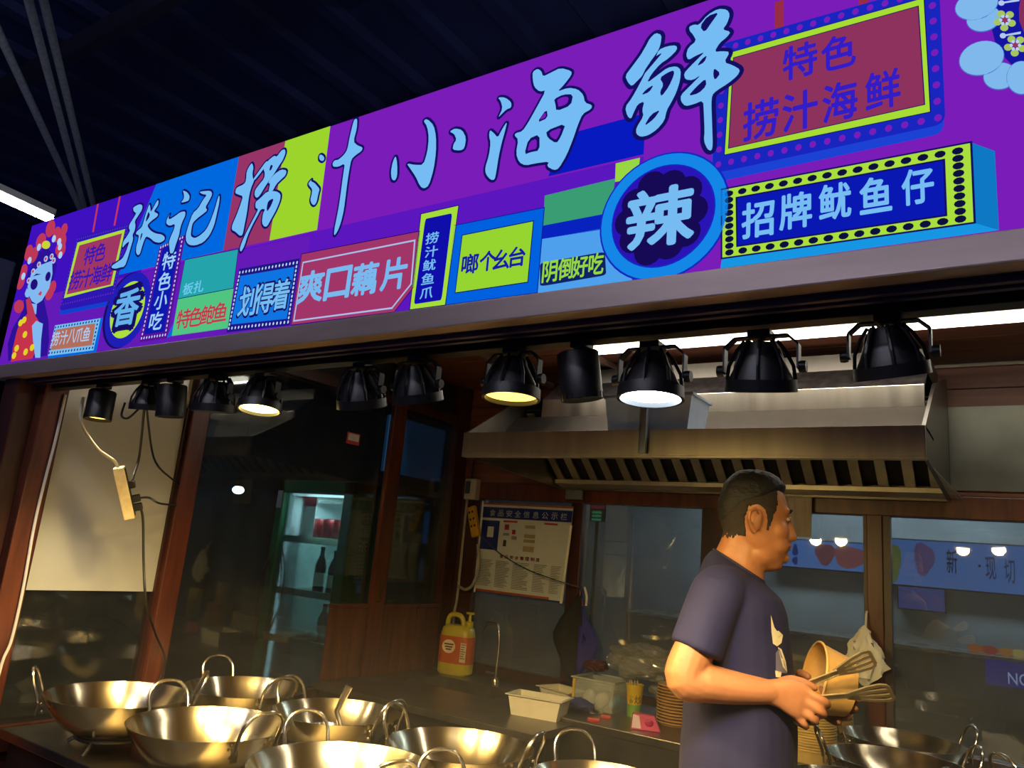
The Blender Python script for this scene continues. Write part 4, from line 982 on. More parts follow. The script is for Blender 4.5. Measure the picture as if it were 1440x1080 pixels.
area('fridge_light', (0, -.10, fz-.1), (R_(-12), 0, 0), .45, .08, 9, (.80, .95, 1.0), fr)
for i, s_ in enumerate('中国茶'):
    z1 = (1.583, 1.505, 1.427)[i]
    letters(MB(), s_, (fx1+.002, 3.105+.004*(2-i), z1-.032), (0, .066, 0), (0, 0, .064), .008).build('lettering', mat('pale print', (250, 252, 250), .6), fr, fix=False)
mb = MB()
for k in range(3):
    for j in range(8): mb.box((fx1+.001, 3.10+k*.024, 1.37-j*.02), (fx1+.002, 3.114+k*.024, 1.38-j*.02))
mb.build('small_print', mat('faint print', (140, 160, 148), .5), fr)
# stickers on the door
MB().box((fx0+.105, fy0+.104, 1.43), (fx0+.225, fy0+.106, 1.68)).build('sticker', mat('white sticker', (205, 205, 200), .5), fr)
MB().box((fx0+.105, fy0+.101, 1.625), (fx0+.225, fy0+.104, 1.68)).build('sticker', mat('red sticker', (150, 30, 40), .5), fr)
MB().box((fx0+.005, fy0-.005, 1.60), (fx0+.045, fy0-.001, 1.70)).build('sticker', mat('white sticker', (205, 205, 200), .5), fr)
# goods inside
def can(x, y, z, c, lab):
    t = thing('drink_can', lab, 'can', (x, y, z), group='drinks in the green fridge')
    MB().lathe([(.0005, 0), (.026, 0), (.032, .008), (.032, .105), (.027, .115), (.0005, .115)], 18).build('body', c, t, world=False, smooth=True)
    MB().lathe([(.0005, .1155), (.026, .1155), (.0265, .118), (.0005, .117)], 18).build('lid', HANDLE, t, world=False, smooth=True)
REDC = mat('red can', (150, 24, 34), .35)
for i in range(4): can(fx0+.20+i*.085, fy0+.16, zsh[0]+.001, REDC, ('red can farthest left on the top fridge shelf', 'second red can on the top fridge shelf', 'third red can on the top fridge shelf', 'red can farthest right on the top fridge shelf')[i])
def bottle(x, y, z, c, lab, h=.25, r=.032):
    t = thing('bottle', lab, 'bottle', (x, y, z), group='drinks in the green fridge')
    MB().lathe([(.0005, 0), (r, 0), (r, h*.58), (r*.8, h*.68), (r*.36, h*.82), (r*.36, h*.95), (.0005, h*.95)], 18).build('body', c, t, world=False, smooth=True)
    MB().lathe([(r*1.01, h*.12), (r*1.01, h*.42)], 18).build('bottle_label', mat('cream label', (205, 200, 185), .6), t, world=False, smooth=True)
    MB().lathe([(.0005, h), (r*.42, h), (r*.42, h*.93)], 14).build('cap', mat('dark cap', (40, 40, 40), .4), t, world=False, smooth=True)
DG = mat('dark green bottle', (16, 34, 24), .15)
bottle(fx0+.27, fy0+.16, zsh[1]+.001, DG, 'tall dark bottle left on the middle fridge shelf'); bottle(fx0+.37, fy0+.17, zsh[1]+.001, DG, 'dark bottle in the middle of the middle fridge shelf', .235); bottle(fx0+.46, fy0+.16, zsh[1]+.001, DG, 'dark bottle right on the middle fridge shelf')
CLR = mat('clear bottle', (150, 170, 168), .15, alpha=.6)
bottle(fx0+.33, fy0+.18, zsh[2]+.001, CLR, 'clear bottle left on the low fridge shelf', .2); bottle(fx0+.43, fy0+.18, zsh[2]+.001, CLR, 'clear bottle right on the low fridge shelf', .2)
for i in range(3): tag(MB().ball((fx0+.25+i*.085, fy0+.11, zsh[2]+.028), (.042, .03, .027), seg=14, rg=8).build('food_packet', mat('pale packet', (190, 200, 200), .3), smooth=True), ('left', 'middle', 'right')[i]+' pale round packet on the low fridge shelf', 'packet')
# wire fan guard leaning at the fridge
t = thing('wire_basket', 'dark bowed wire rack left of the fridge door', 'rack', (-3.72, 2.9, .7))
for k in range(5):
    o_ = .035*k
    pts = [onx(395-3*k, 765, -3.60-o_), onx(400-4*k, 800, -3.56-o_), onx(393-4*k, 850, -3.58-o_), onx(372-3*k, 900, -3.62-o_)]
    MB().tube(smooth_path(pts, 6), .005, 6).build('wire', BLACK, t, smooth=True)
# ================================================================== BACK WALL ITEMS
ypo = YB-.05
def B(px, py, Y=ypo): return ony(px, py, Y)
pl = thing('notice_board', 'white printed food safety notice in a clear sleeve on the back window', 'notice', B(735, 845))
tl_, tr_, bl_, br_ = B(680, 707), B(808, 713), B(668, 830), B(793, 846)
def PB(u, v, off=0):
    p = (tl_*(1-u)+tr_*u)*(1-v)+(bl_*(1-u)+br_*u)*v
    bow = .0 if u < .8 else -.10*(u-.8)**1.4
    return p+Vector((0, -off+bow-.012*math.sin(u*3.1), 0))
def sheet(name, u0, v0, u1, v1, m, off, nu=14, nv=3, solid=0):
    mb = MB(); vs = []; fs = []
    for j in range(nv+1):
        for i in range(nu+1): vs.append(PB(u0+(u1-u0)*i/nu, v0+(v1-v0)*j/nv, off))
    for j in range(nv):
        for i in range(nu): k = j*(nu+1)+i; fs.append((k, k+1, k+nu+2, k+nu+1))
    return mb.add(vs, fs).build(name, m, pl, fix=False, solid=solid)
PAP = mat('notice paper', (188, 192, 194), .22, var=.04)
sheet('sheet', 0, 0, 1, 1, PAP, 0, 24, 8, .003)
NB = mat('notice blue', (28, 42, 118), .3)
sheet('header', .0, .045, 1, .17, NB, .004)
sheet('strip', .0, .0, 1, .02, mat('notice orange', (150, 70, 40), .5), .004); sheet('strip', .0, .975, .85, 1, mat('notice orange', (150, 70, 40), .5), .004)
sheet('blue_box', .01, .2, .225, .53, NB, .004, 6); sheet('small_print', .09, .27, .165, .39, PAP, .007, 3)
INKG = mat('grey print', (124, 126, 128), .5); INKR = mat('red print', (150, 44, 50), .5); INKT = mat('tan print', (150, 136, 104), .5)
tx_ = MB()
for i, ch in enumerate('食品安全信息公示栏'):
    u = .10+.098*i; o_ = PB(u, .148, .008); letters(tx_, ch, o_, PB(u+.066, .148, .008)-o_, PB(u, .075, .008)-o_, .02)
tx_.build('lettering', mat('white print', (210, 214, 222), .4), pl, fix=False)
tx_ = MB()
for i, ch in enumerate('食品安全管理制度'):
    u = .27+.058*i; o_ = PB(u, .615, .008); letters(tx_, ch, o_, PB(u+.04, .615, .008)-o_, PB(u, .575, .008)-o_, .02)
tx_.build('lettering', INKR, pl, fix=False)
for u, v, w_, h_, m in ((.29, .235, .05, .06, INKR), (.38, .29, .04, .05, INKR), (.28, .33, .07, .03, INKG), (.38, .36, .06, .04, INKG), (.29, .41, .035, .07, mat('dark print', (50, 52, 56), .5)), (.52, .23, .11, .035, INKT), (.52, .33, .12, .04, INKT), (.52, .385, .12, .035, INKT), (.52, .46, .12, .06, INKT), (.27, .19, .16, .02, INKR), (.72, .19, .14, .02, INKR)):
    sheet('small_print', u, v, u+w_, v+h_, m, .006, 3, 1)
mb = MB()
for col_, (u0, u1) in enumerate(((.03, .20), (.23, .40), (.43, .62), (.66, .80), (.84, .95))):
    for j in range(17):
        v = .645+j*.0175; e = u1-(u1-u0)*.35*random.random()
        p = [PB(u0, v, .007), PB(e, v, .007), PB(e, v+.008, .007), PB(u0, v+.008, .007)]; mb.quad(*p)
mb.build('small_print', INKG, pl, fix=False)
for u in (.30, .50, .70): pass
ed = MB().tube([PB(0, -.02, .004), PB(0, 1.02, .004)], .006, 8); ed.build('edge_strip', WHITEP, pl, smooth=True)
MB().tube([PB(1, .2, .004), PB(.985, 1.02, .004)], .008, 8).build('edge_strip', WHITEP, pl, smooth=True)
cable('thin dark wire slung across the notice board', [B(676, 753, 3.68), B(700, 776, 3.68), B(740, 800, 3.68), B(780, 815, 3.66), B(817, 827, 3.7)], .003, mat('grey wire', (60, 60, 62), .5))
# meter box, socket, white conduit
t = thing('meter_box', 'small white meter box with a dark display on the back corner post', 'meter', B(661, 702, 3.74))
p = B(661, 687, 3.72); MB().box(p+Vector((-.042, 0, -.065)), p+Vector((.042, .05, .06)), .006).build('case', mat('off white', (178, 172, 160), .5), t)
MB().box(p+Vector((-.034, -.003, -.03)), p+Vector((.0, .0, .045)), .002).build('display', mat('display', (60, 74, 80), .2), t)
MB().tube([p+Vector((-.01, .02, .06)), p+Vector((-.012, .03, .25))], .006, 6).build('wire', RUBBER, t, smooth=True)
t = thing('extension_socket', 'yellow extension socket hanging beside the notice board', 'socket', B(668, 757, 3.68))
A_, B_ = B(663, 712, 3.69), B(670, 755, 3.69); ax = (B_-A_).normalized(); sd = Vector((1, 0, 0)); sd = (sd-ax*sd.dot(ax)).normalized(); nr = ax.cross(sd)
My = Matrix((sd, nr, ax)).transposed().to_4x4(); My.translation = (A_+B_)/2; L2 = (B_-A_).length/2
YEL = mat('yellow plastic', (188, 144, 34), .4)
MB().box((-.03, -.014, -L2), (.03, .014, L2), .012, My).build('case', YEL, t)
mb = MB()
for u in (-.6, -.15, .3):
    for v in (-.011, .011): mb.box((v-.004, -.019, u*L2-.006), (v+.004, .019, u*L2+.006), 0, My)
mb.build('socket_hole', RUBBER, t)
cable('white conduit pipe running down the back corner post', [B(657, 702, 3.73), B(650, 770, 3.73), B(643, 840, 3.73), B(638, 870, 3.72), B(634, 960, 3.70)], .008, mat('old white conduit', (150, 144, 132), .5), 'conduit')
cable('white hose curving below the yellow socket', [B(672, 765, 3.69), B(673, 795, 3.69), B(666, 820, 3.69), B(655, 829, 3.70), B(645, 824, 3.72)], .009, mat('old white conduit', (150, 144, 132), .5), 'hose')
tag(MB().box(B(798, 689, 3.70)+Vector((0, -.02, 0)), B(820, 703, 3.70), .003).build('hinge_plate', mat('grey zinc', (120, 130, 132), .4, .6)), 'small grey metal plate at the top of the window mullion', 'plate')
# little red and green led text behind the glass
t = thing('led_display', 'small red and green glowing lights behind the second back window', 'display', B(838, 733, 4.3))
p = B(838, 733, 4.3); MB().box(p+Vector((-.05, .01, 0)), p+Vector((.06, .03, .11))).build('case', BLACK, t)
MB().tube([p+Vector((0, .02, .11)), Vector((p.x, p.y+.02, 3.0))], .006, 6).build('hanger', BLACK, t)
MB().tube([p+Vector((0, .02, 0)), Vector((p.x, p.y+.02, 0))], .012, 6).build('pole', BLACK, t)
mb = MB()
for k in range(9): mb.box(p+Vector((-.03+.022*(k % 3), 0, .004+.022*(k//3))), p+Vector((-.014+.022*(k % 3), .01, .018+.022*(k//3))))
mb.build('led_block', emit('green led', (20, 130, 84), 1), t)
MB().box(p+Vector((-.04, .0, .08)), p+Vector((.05, .01, .098))).build('red_bar', emit('red led', (120, 30, 50), 1), t)
# hanging cloths
def cloth(label, poly, Y, m, seed, depth=.05):
    top = B(*poly[0], Y); mb = MB(); pts = [B(x, y, Y) for x, y in poly]; n = len(pts)
    c = sum(pts, Vector())/n; rings = 5; vs = [c]; fs = []
    for r_ in range(1, rings+1):
        for i, p in enumerate(pts):
            q = c.lerp(p, r_/rings); q.y += depth*math.sin(11*q.x*4+seed)*.35+depth*.3*math.sin(9*q.z+seed); vs.append(q)
    for i in range(n): fs.append((0, 1+i, 1+(i+1) % n))
    for r_ in range(rings-1):
        for i in range(n): fs.append((1+r_*n+i, 1+(r_+1)*n+i, 1+(r_+1)*n+(i+1) % n, 1+r_*n+(i+1) % n))
    return tag(mb.add(vs, fs).build('cleaning_cloth', m, smooth=True, solid=.006), label, 'cloth', 'cloths hanging by the sink')
tp = (817, 828)
cloth('black cloth hanging from the mullion hook', [tp, (808, 845), (790, 870), (776, 890), (776, 902), (788, 925), (790, 945), (800, 958), (808, 955), (815, 930), (818, 895), (818, 860)], 3.66, mat('black cloth', (26, 27, 30), .9), 0)
cloth('blue cloth hanging beside the black one', [tp, (820, 850), (826, 868), (836, 890), (841, 908), (836, 925), (826, 938), (818, 950), (813, 945), (816, 920), (817, 890), (817, 858)], 3.685, mat('blue cloth', (44, 42, 132), .85), 2)
cloth('narrow pink cloth edge between the black and blue cloths', [tp, (819, 850), (818, 875), (817, 893), (813, 880), (812, 868), (815, 850)], 3.672, mat('pink cloth', (190, 80, 120), .85), 4)
tag(MB().tube([B(817, 824, 3.74), B(817, 826, 3.68), B(818, 832, 3.66)], .004, 6).build('hook', HANDLE), 'small steel hook holding the cloths on the mullion', 'hook')
cable('pale hose end beside the cloths on the mullion', [B(822, 826, 3.71), B(825, 838, 3.70), B(824, 852, 3.70)], .006, WHITEP, 'hose')
# white sheet of paper under the hood
p0, p1 = B(1108, 692, 3.72), B(1141, 756, 3.72)
mb = MB(); n = 8
for i in range(n+1):
    x = p0.x-.10+(p1.x-p0.x+.10)*i/n; mb.v += [Vector((x, 3.72+.008*math.sin(i), p0.z)), Vector((x, 3.715+.012*math.sin(i+1), p1.z))]
mb.f = [(2*i, 2*i+1, 2*i+3, 2*i+2) for i in range(n)]
tag(mb.build('paper_sheet', mat('pale paper', (168, 158, 148), .6), solid=.002), 'pale sheet of paper hanging under the hood before the face', 'paper')
# faucet
fa = onz(696, 961, .78)
t = thing('faucet', 'tall curved steel faucet at the sink', 'faucet', fa)
def FA(px, py): return ony(px, py, fa.y)
MB().tube(smooth_path([fa, FA(700, 925), FA(702, 900), FA(700, 882), FA(693, 876), FA(684, 878), FA(678, 887)], 6), .0075, 10).build('spout', HANDLE, t, smooth=True)
MB().lathe([(.0005, 0), (.02, 0), (.02, .012), (.011, .03), (.0005, .03)], 16, Matrix.Translation(fa)).build('base', HANDLE, t, smooth=True)
MB().tube([FA(697, 948), FA(684, 945)], .006, 8).build('lever', HANDLE, t, smooth=True)
# yellow detergent jug
jb = onz(639, 948, .78); jx, jy, jz = jb
t = thing('detergent_jug', 'yellow detergent jug with an orange label and pump by the sink', 'jug', jb, (0, 0, R_(12)))
JY = mat('jug yellow', (186, 172, 48), .35); JO = mat('jug orange', (188, 88, 34), .4)
s_ = .098
MB().loft([((0, 0, z), (1, 0, 0), (0, 1, 0), rx, ry, 3.2) for z, rx, ry in ((0, s_*.86, .05), (.012, s_, .060), (.06, s_, .062), (.13, s_*.99, .062), (.215, s_*.97, .060), (.245, s_*.9, .055), (.262, s_*.7, .042))]).build('body', JY, t, world=False, smooth=True)
MB().loft([((0, 0, z), (1, 0, 0), (0, 1, 0), s_*1.012, .0635, 3.2) for z in (.062, .11, .16, .205)]).build('label_wrap', JO, t, world=False, smooth=True)
pts = [(-.07, 0, .235), (-.068, 0, .29), (-.045, 0, .315), (0, 0, .312), (.022, 0, .285), (.028, 0, .25)]
MB().tube(smooth_path(pts, 5), .014, 10).build('handle', JY, t, world=False, smooth=True)
MB().lathe([(.0005, .255), (.022, .255), (.022, .285), (.010, .29), (.007, .325), (.0005, .325)], 16, Matrix.Translation((.062, 0, 0))).build('pump_collar', JY, t, world=False, smooth=True)
MB().box((.040, -.008, .325), (.085, .008, .338), .003).build('pump_head', JY, t, world=False)
mb = MB().quad(*[(-.022+.04*math.cos(k*math.pi/10), -.0645, .150+.036*math.sin(k*math.pi/10)) for k in range(20)]); mb.build('round_badge', mat('cream badge', (224, 208, 180), .5), t, world=False, fix=False)
mb = MB()
for j, z in enumerate((.162, .148, .135)): mb.box((-.05+.006*j, -.0665, z-.004), (.008-.006*j, -.0655, z+.004))
mb.build('badge_print', mat('brown print', (110, 50, 30), .5), t, world=False)
MB().box((.05, -.0650, .075), (.085, -.0640, .175)).build('text_panel', mat('cream panel', (214, 200, 170), .5), t, world=False)
mb = MB()
for j in range(7): mb.box((.053, -.0665, .165-j*.012), (.081-.004*(j % 3), -.0655, .169-j*.012))
mb.build('text_print', mat('brown print', (110, 50, 30), .5), t, world=False)

# ================================================================== THINGS ON THE BACK TABLE
ZT = .795
def tub(label, px, py, z, sx, sy, h, rz, m):
    p = onz(px, py, z); t = thing('food_tub', label, 'tub', p, (0, 0, rz))
    b = MB()
    for s_, zz in ((.86, 0), (1, h)): b.add([(-sx*s_, -sy*s_, zz), (sx*s_, -sy*s_, zz), (sx*s_, sy*s_, zz), (-sx*s_, sy*s_, zz)], [])
    b.f = [(0, 1, 2, 3), (0, 4, 5, 1), (1, 5, 6, 2), (2, 6, 7, 3), (3, 7, 4, 0)]
    b.build('tray', m, t, world=False, solid=.004, bevel=.004)
    r = MB()
    r.box((-sx-.012, -sy-.012, h-.004), (sx+.012, -sy+.002, h), .001).box((-sx-.012, sy-.002, h-.004), (sx+.012, sy+.012, h), .001).box((-sx-.012, -sy, h-.004), (-sx+.002, sy, h), .001).box((sx-.002, -sy, h-.004), (sx+.012, sy, h), .001)
    r.build('rim', m, t, world=False); return t
CRM = mat('cream foam', (206, 200, 176), .6, var=.05)
tub('cream plastic tub at the left end of the prep table', 757, 1007, .78, .12, .07, .085, R_(10), CRM)
t2 = tub('flat cream tray behind the cream tub', 792, 982, .80, .10, .07, .045, R_(-15), CRM)
# clear box with bags
pb = onz(846, 996, ZT)
t = thing('clear_box', 'clear plastic box of small packets on the prep table', 'box', pb)
CL = mat('clear plastic', (190, 196, 190), .2, var=.05, alpha=.28)
b = MB(); X, Y, H = .105, .10, .135
for s_, zz in ((.92, .002), (1, H)): b.add([(-X*s_, -Y*s_, zz), (X*s_, -Y*s_, zz), (X*s_, Y*s_, zz), (-X*s_, Y*s_, zz)], [])
b.f = [(0, 1, 2, 3), (0, 4, 5, 1), (1, 5, 6, 2), (2, 6, 7, 3), (3, 7, 4, 0)]
b.build('walls', CL, t, world=False, solid=.003)
r = MB(); r.box((-X-.008, -Y-.008, H-.006), (X+.008, -Y+.004, H)).box((-X-.008, Y-.004, H-.006), (X+.008, Y+.008, H)).box((-X-.008, -Y, H-.006), (-X+.004, Y, H)).box((X-.004, -Y, H-.006), (X+.008, Y, H))
r.build('rim', mat('clear rim', (186, 190, 180), .3, alpha=.6), t, world=False)
MB().box((-X+.0, -Y-.004, .01), (-X+.012, -Y+.0, H-.01), .001).build('corner_strip', mat('yellow strip', (190, 160, 50), .5), t, world=False)
for i, (dx, dy, c, nm) in enumerate(((-.05, -.03, (200, 200, 192), 'white'), (.02, -.04, (214, 206, 180), 'cream'), (.075, -.02, (120, 170, 190), 'pale blue'), (.0, .045, (170, 150, 120), 'tan'))):
    mb = MB().ball(pb+Vector((dx, dy, .043)), (.034, .022, .038), Euler((.3*i, .2, i)).to_matrix(), 12, 8)
    tag(mb.build('packet', mat('packet %d' % i, c, .5), smooth=True), nm+' packet inside the clear box', 'packet')
# heap of crumpled clear bags
def crumple(label, c, r, m, seed, name='plastic_bag', amp=.35):
    mb = MB().ball((0, 0, 0), 1.0, None, 44, 30); mb2 = MB()
    for v in mb.v:
        n1 = mnoise.ridged_multi_fractal(v*2.2+Vector((seed, 0, 0)), .9, 2.1, 4, 1.0, 2.0)
        n0 = mnoise.noise(v*1.6+Vector((0, seed, 0)))
        k = 1+amp*(n0*.7+(n1-1.2)*.5)+.05*mnoise.noise(v*9)
        v.x *= r[0]*k; v.y *= r[1]*k; v.z = max(v.z*r[2]*k, -r[2]*.8)
        v += Vector(c)
    return mb.build(name, m)
def film(name, col, a=.35):
    return mat(name, col, .14, var=.1, alpha=a, spec=1.0)
BAG = glass('thin plastic film', (232, 234, 236), .16, .10, .32)
tag(crumple('', ony(905, 932, 3.52), (.165, .10, .085), BAG, 3.1), 'heap of crumpled clear plastic bags on the clear box', 'plastic bag')
tag(crumple('', ony(945, 955, 3.62), (.10, .085, .13), BAG, 8.4), 'crumpled clear plastic bag behind the stack of brown plates', 'plastic bag')
tag(crumple('', ony(838, 936, 3.50), (.06, .05, .03), mat('dark red net bag', (70, 20, 30), .6), 5.2), 'dark red bag at the left end of the plastic bag heap', 'bag')
# paper cup with picks
cp = onz(891, 1007, ZT)
t = thing('paper_cup', 'yellow and green paper cup printed with black characters, full of picks', 'cup', cp); t.scale = (1.15, 1.15, 1.15)
MB().lathe([(.0005, 0), (.026, 0), (.0285, .045)], 28).build('cup_lower', mat('cup green', (110, 150, 60), .5), t, world=False, smooth=True)
MB().lathe([(.0285, .045), (.034, .115), (.0355, .118), (.033, .116), (.027, .03)], 28).build('cup_upper', mat('cup yellow', (206, 176, 40), .5), t, world=False, smooth=True)
vd = (CAM-cp); vd.z = 0; vd.normalize(); sdv = Vector((-vd.y, vd.x, 0))
lt = MB()
for ch, u, z0, sz in (('炒', .0, .050, .030), ('小', -.021, .066, .016), ('野', -.021, .048, .016)):
    vs, fs = glyphs(ch, .03); pts = []
    for x, y in vs:
        zz = z0+sz*y; rr = .0285+(zz-.045)*.078+.0008; ang = (u+sz*x)/rr; pts.append(vd*rr*math.cos(ang)+sdv*rr*math.sin(ang)+Vector((0, 0, zz)))
    lt.add(pts, fs)
lt.build('lettering', mat('black print', (20, 20, 18), .5), t, world=False, fix=False)
mb = MB()
for k in range(26):
    a = random.random()*6.28; rr = .027*math.sqrt(random.random()); mb.tube([(rr*.7*math.cos(a), rr*.7*math.sin(a), .02), (rr*math.cos(a), rr*math.sin(a), .118+.014*random.random())], .0014, 5)
tag(mb.build('pick_bundle', mat('bamboo', (196, 170, 120), .6), t, world=False), kind='stuff')
# pink packet
pp = onz(908, 1026, ZT); t = thing('tissue_packet', 'pink and white wrapped tissue packet at the front of the prep table', 'packet', pp, (0, 0, R_(25)))
b = MB().add([(-.062, -.032, 0), (.062, -.032, 0), (.062, .032, 0), (-.062, .032, 0), (-.056, -.024, .062), (.035, -.024, .058), (.035, .02, .058), (-.056, .02, .062)], [(0, 1, 2, 3), (0, 4, 5, 1), (1, 5, 6, 2), (2, 6, 7, 3), (3, 7, 4, 0), (4, 7, 6, 5)])
b.build('wrap', mat('pink film', (206, 84, 118), .25), t, world=False, bevel=.006)
MB().quad((-.058, -.0335, .008), (-.02, -.0335, .008), (-.03, -.0262, .055), (-.055, -.0255, .058)).build('white_patch', mat('white film', (220, 190, 200), .3), t, world=False, fix=False)
MB().ball((.012, -.031, .032), (.018, .004, .014), seg=12, rg=6).build('flower_print', mat('deep pink', (176, 30, 84), .3), t, world=False, smooth=True)
# blue glove, lid, red pieces
mb = MB().ball(onz(795, 1000, ZT)+Vector((.02, .07, .025)), (.085, .05, .028), seg=20, rg=12)
for v in mb.v: v += Vector((0, 0, .02*mnoise.noise(v*28)))+Vector((.014*mnoise.noise(v*22+Vector((5, 0, 0))), 0, 0))
tag(mb.build('cleaning_rag', mat('blue rag', (52, 58, 110), .85), smooth=True), 'crumpled blue rag beside the cream tub', 'cloth')
p = onz(831, 1003, ZT); tag(MB().lathe([(.0005, .022), (.02, .02), (.038, .008), (.042, 0), (.04, 0), (.0005, .018)], 24, Matrix.Translation(p+Vector((0, .03, .001)))).build('pot_lid', HANDLE, smooth=True), 'small round steel lid on the prep table', 'lid')
for px, py, s_, lab in ((852, 1010, .022, 'small red box lying right of the steel lid'), (835, 1014, .026, 'small red packet lying before the steel lid')):
    p = onz(px, py, ZT); tag(MB().box((-s_, -s_*.6, 0), (s_, s_*.6, .014), .003, Matrix.Translation(p) @ Matrix.Rotation(.4, 4, 'Z')).build('red_packet', mat('red plastic', (160, 40, 36), .4)), lab, 'packet')
# stacks of paper lids and bowls: every one its own piece
KRAFT = mat('kraft paper', (186, 142, 82), .6, var=.08, scale=40)
def stack(name, label_fmt, group, x, y, z, n, r, step, h, m, cat, taper=.84):
    base = None
    for i in range(n):
        loc = (x+random.uniform(-.0015, .0015), y+random.uniform(-.0015, .0015), z+i*step)
        if base is None:
            mb = MB().lathe([(.0005, 0), (r*taper, 0), (r, h), (r+.006, h), (r+.006, h-.0045), (r+.0005, h-.0045), (r*taper+.001, .0015)], 28)
            me_o = mb.build(name, m, world=False, smooth=True); o = base = me_o
        else: o = base.copy(); C.objects.link(o)
        o.location = loc; o.rotation_euler = (0, 0, i*.7)
        lab = label_fmt+(', the topmost' if i == n-1 else ', the lowest' if i == 0 else ', not at its ends')
        tag(o, lab, cat, group)
q = onz(936, 1021, ZT); stack('paper_plate', 'brown paper plate in the stack left of the man', 'stack of brown plates', q.x+.02, q.y+.06, ZT+.001, 13, .078, .0125, .016, KRAFT, 'plate', .86)
stack('paper_bowl', 'pale paper bowl in the big stack under the hand', 'big stack of paper bowls', -.735, 3.27, ZT+.001, 20, .098, .0095, .05, mat('pale kraft', (206, 178, 112), .6), 'bowl')
stack('paper_cup', 'pale paper cup in the stack behind the chest', 'stack of paper cups', -1.0, 3.64, ZT+.001, 14, .043, .016, .07, mat('pale cup', (196, 176, 128), .6), 'cup')
stack('paper_bowl', 'pale small paper bowl in the stack right of the held bowl', 'small bowls by the post', -.69, 3.64, ZT+.001, 14, .046, .012, .05, mat('pale kraft', (206, 178, 112), .6), 'bowl')
# white bag hanging on the back post
c = ony(1216, 922, 3.70)
mb = MB().ball((0, 0, 0), 1.0, None, 28, 20)
for v in mb.v:
    zz = v.z; wd = .02+.07*(1-(zz+1)/2)**.7 if zz > -.8 else .05
    k = 1+.6*mnoise.noise(v*2.5)+.45*mnoise.noise(v*5)
    v.x = v.x*(wd)*k; v.y = v.y*wd*.45*k; v.z = zz*.125
    v += c
bg = thing('hanging_bag', 'white plastic bag hanging on the back post right of the tongs', 'plastic bag', c+Vector((0, 0, -.125)))
mb.build('bag', mat('white bag film', (226, 224, 214), .35), bg, smooth=True)
MB().tube([c+Vector((0, .02, .10)), c+Vector((0, .05, .17)), c+Vector((0, .065, .18))], .005, 6).build('bag_knot', mat('white bag film', (226, 224, 214), .35), bg, smooth=True)

# ================================================================== THE MAN
hd_ = R_(17); FX = Vector((math.cos(hd_), math.sin(hd_), 0)); NX = Vector((-math.sin(hd_), math.cos(hd_), 0))
MO = Vector((-.641, 2.192, 0))
def L(a, n, z): return MO+FX*a+NX*n+Vector((0, 0, z))
ZA = Vector((0, 0, 1))
man = thing('person', 'man in a navy T-shirt facing right, holding tongs and a brown paper bowl', 'person', MO)
def remesh(mb, voxel, smooth_it=3, sel=None, extra=0):
    me = bpy.data.meshes.new('tmp'); me.from_pydata([tuple(v) for v in mb.v], [], mb.f)
    bm = bmesh.new(); bm.from_mesh(me); bmesh.ops.recalc_face_normals(bm, faces=bm.faces[:]); bm.to_mesh(me); bm.free()
    o = bpy.data.objects.new('tmp', me); C.objects.link(o)
    md = o.modifiers.new('r', 'REMESH'); md.mode = 'VOXEL'; md.voxel_size = voxel; md.adaptivity = 0
    bpy.context.view_layer.update()
    ev = o.evaluated_get(bpy.context.evaluated_depsgraph_get()); m2 = ev.to_mesh()
    bm = bmesh.new(); bm.from_mesh(m2)
    for _ in range(smooth_it): bmesh.ops.smooth_vert(bm, verts=bm.verts[:], factor=.5, use_axis_x=True, use_axis_y=True, use_axis_z=True)
    if sel:
        vv = [v for v in bm.verts if sel(v.co)]
        for _ in range(extra): bmesh.ops.smooth_vert(bm, verts=vv, factor=.5, use_axis_x=True, use_axis_y=True, use_axis_z=True)
    bm.verts.index_update(); out = MB(); out.v = [v.co.copy() for v in bm.verts]; out.f = [tuple(v.index for v in f.verts) for f in bm.faces]
    bm.free(); ev.to_mesh_clear(); bpy.data.objects.remove(o); return out
def limb(mb, pts, rs, flat=1.0, seg=None):
    """tapered limb through joint points"""
    P_ = smooth_path(pts, 5); n = len(P_); k = len(pts)-1
    R2 = []
    for i in range(n):
        t = i/(n-1)*k; j = min(int(t), k-1); f = t-j; R2.append(rs[j]*(1-f)+rs[j+1]*f)
    mb.tube(P_, R2, 16)
    mb.ball(P_[0], R2[0]*.99, None, 14, 10); mb.ball(P_[-1], R2[-1]*.99, None, 14, 10)
# head frame: turned a little further away and bowed slightly
hp = L(-.03, 0, 1.52)
HM = Matrix.Translation(hp) @ Matrix.Rotation(hd_+R_(11), 4, 'Z') @ Matrix.Rotation(R_(2), 4, 'Y') @ Matrix.Translation((.03, 0, -1.52))
def Hd(a, n, z): return HM @ Vector((a, n, z))
hax, hay = HM.to_3x3() @ Vector((1, 0, 0)), HM.to_3x3() @ Vector((0, 1, 0))
head = MB()
prof = [(1.738, .016, -.024, .020), (1.734, .034, -.044, .040), (1.722, .050, -.062, .056), (1.700, .068, -.080, .069), (1.675, .081, -.091, .077), (1.650, .089, -.096, .080), (1.632, .093, -.096, .0805), (1.615, .088, -.094, .080), (1.597, .090, -.090, .0785), (1.578, .092, -.083, .077), (1.560, .093, -.075, .0755), (1.543, .094, -.066, .072), (1.527, .093, -.054, .066), (1.514, .090, -.038, .056), (1.503, .082, -.020, .044), (1.495, .066, -.004, .030), (1.491, .045, .010, .016)]
head.loft([(Hd((f+b_)/2, 0, z), hax, hay, (f-b_)/2, wd, 2.25) for z, f, b_, wd in prof])
HR = HM.to_3x3()
def hb(a, n, z, r, eul=(0, 0, 0)): head.ball(Hd(a, n, z), r, HR @ Euler(eul).to_matrix(), 16, 12)
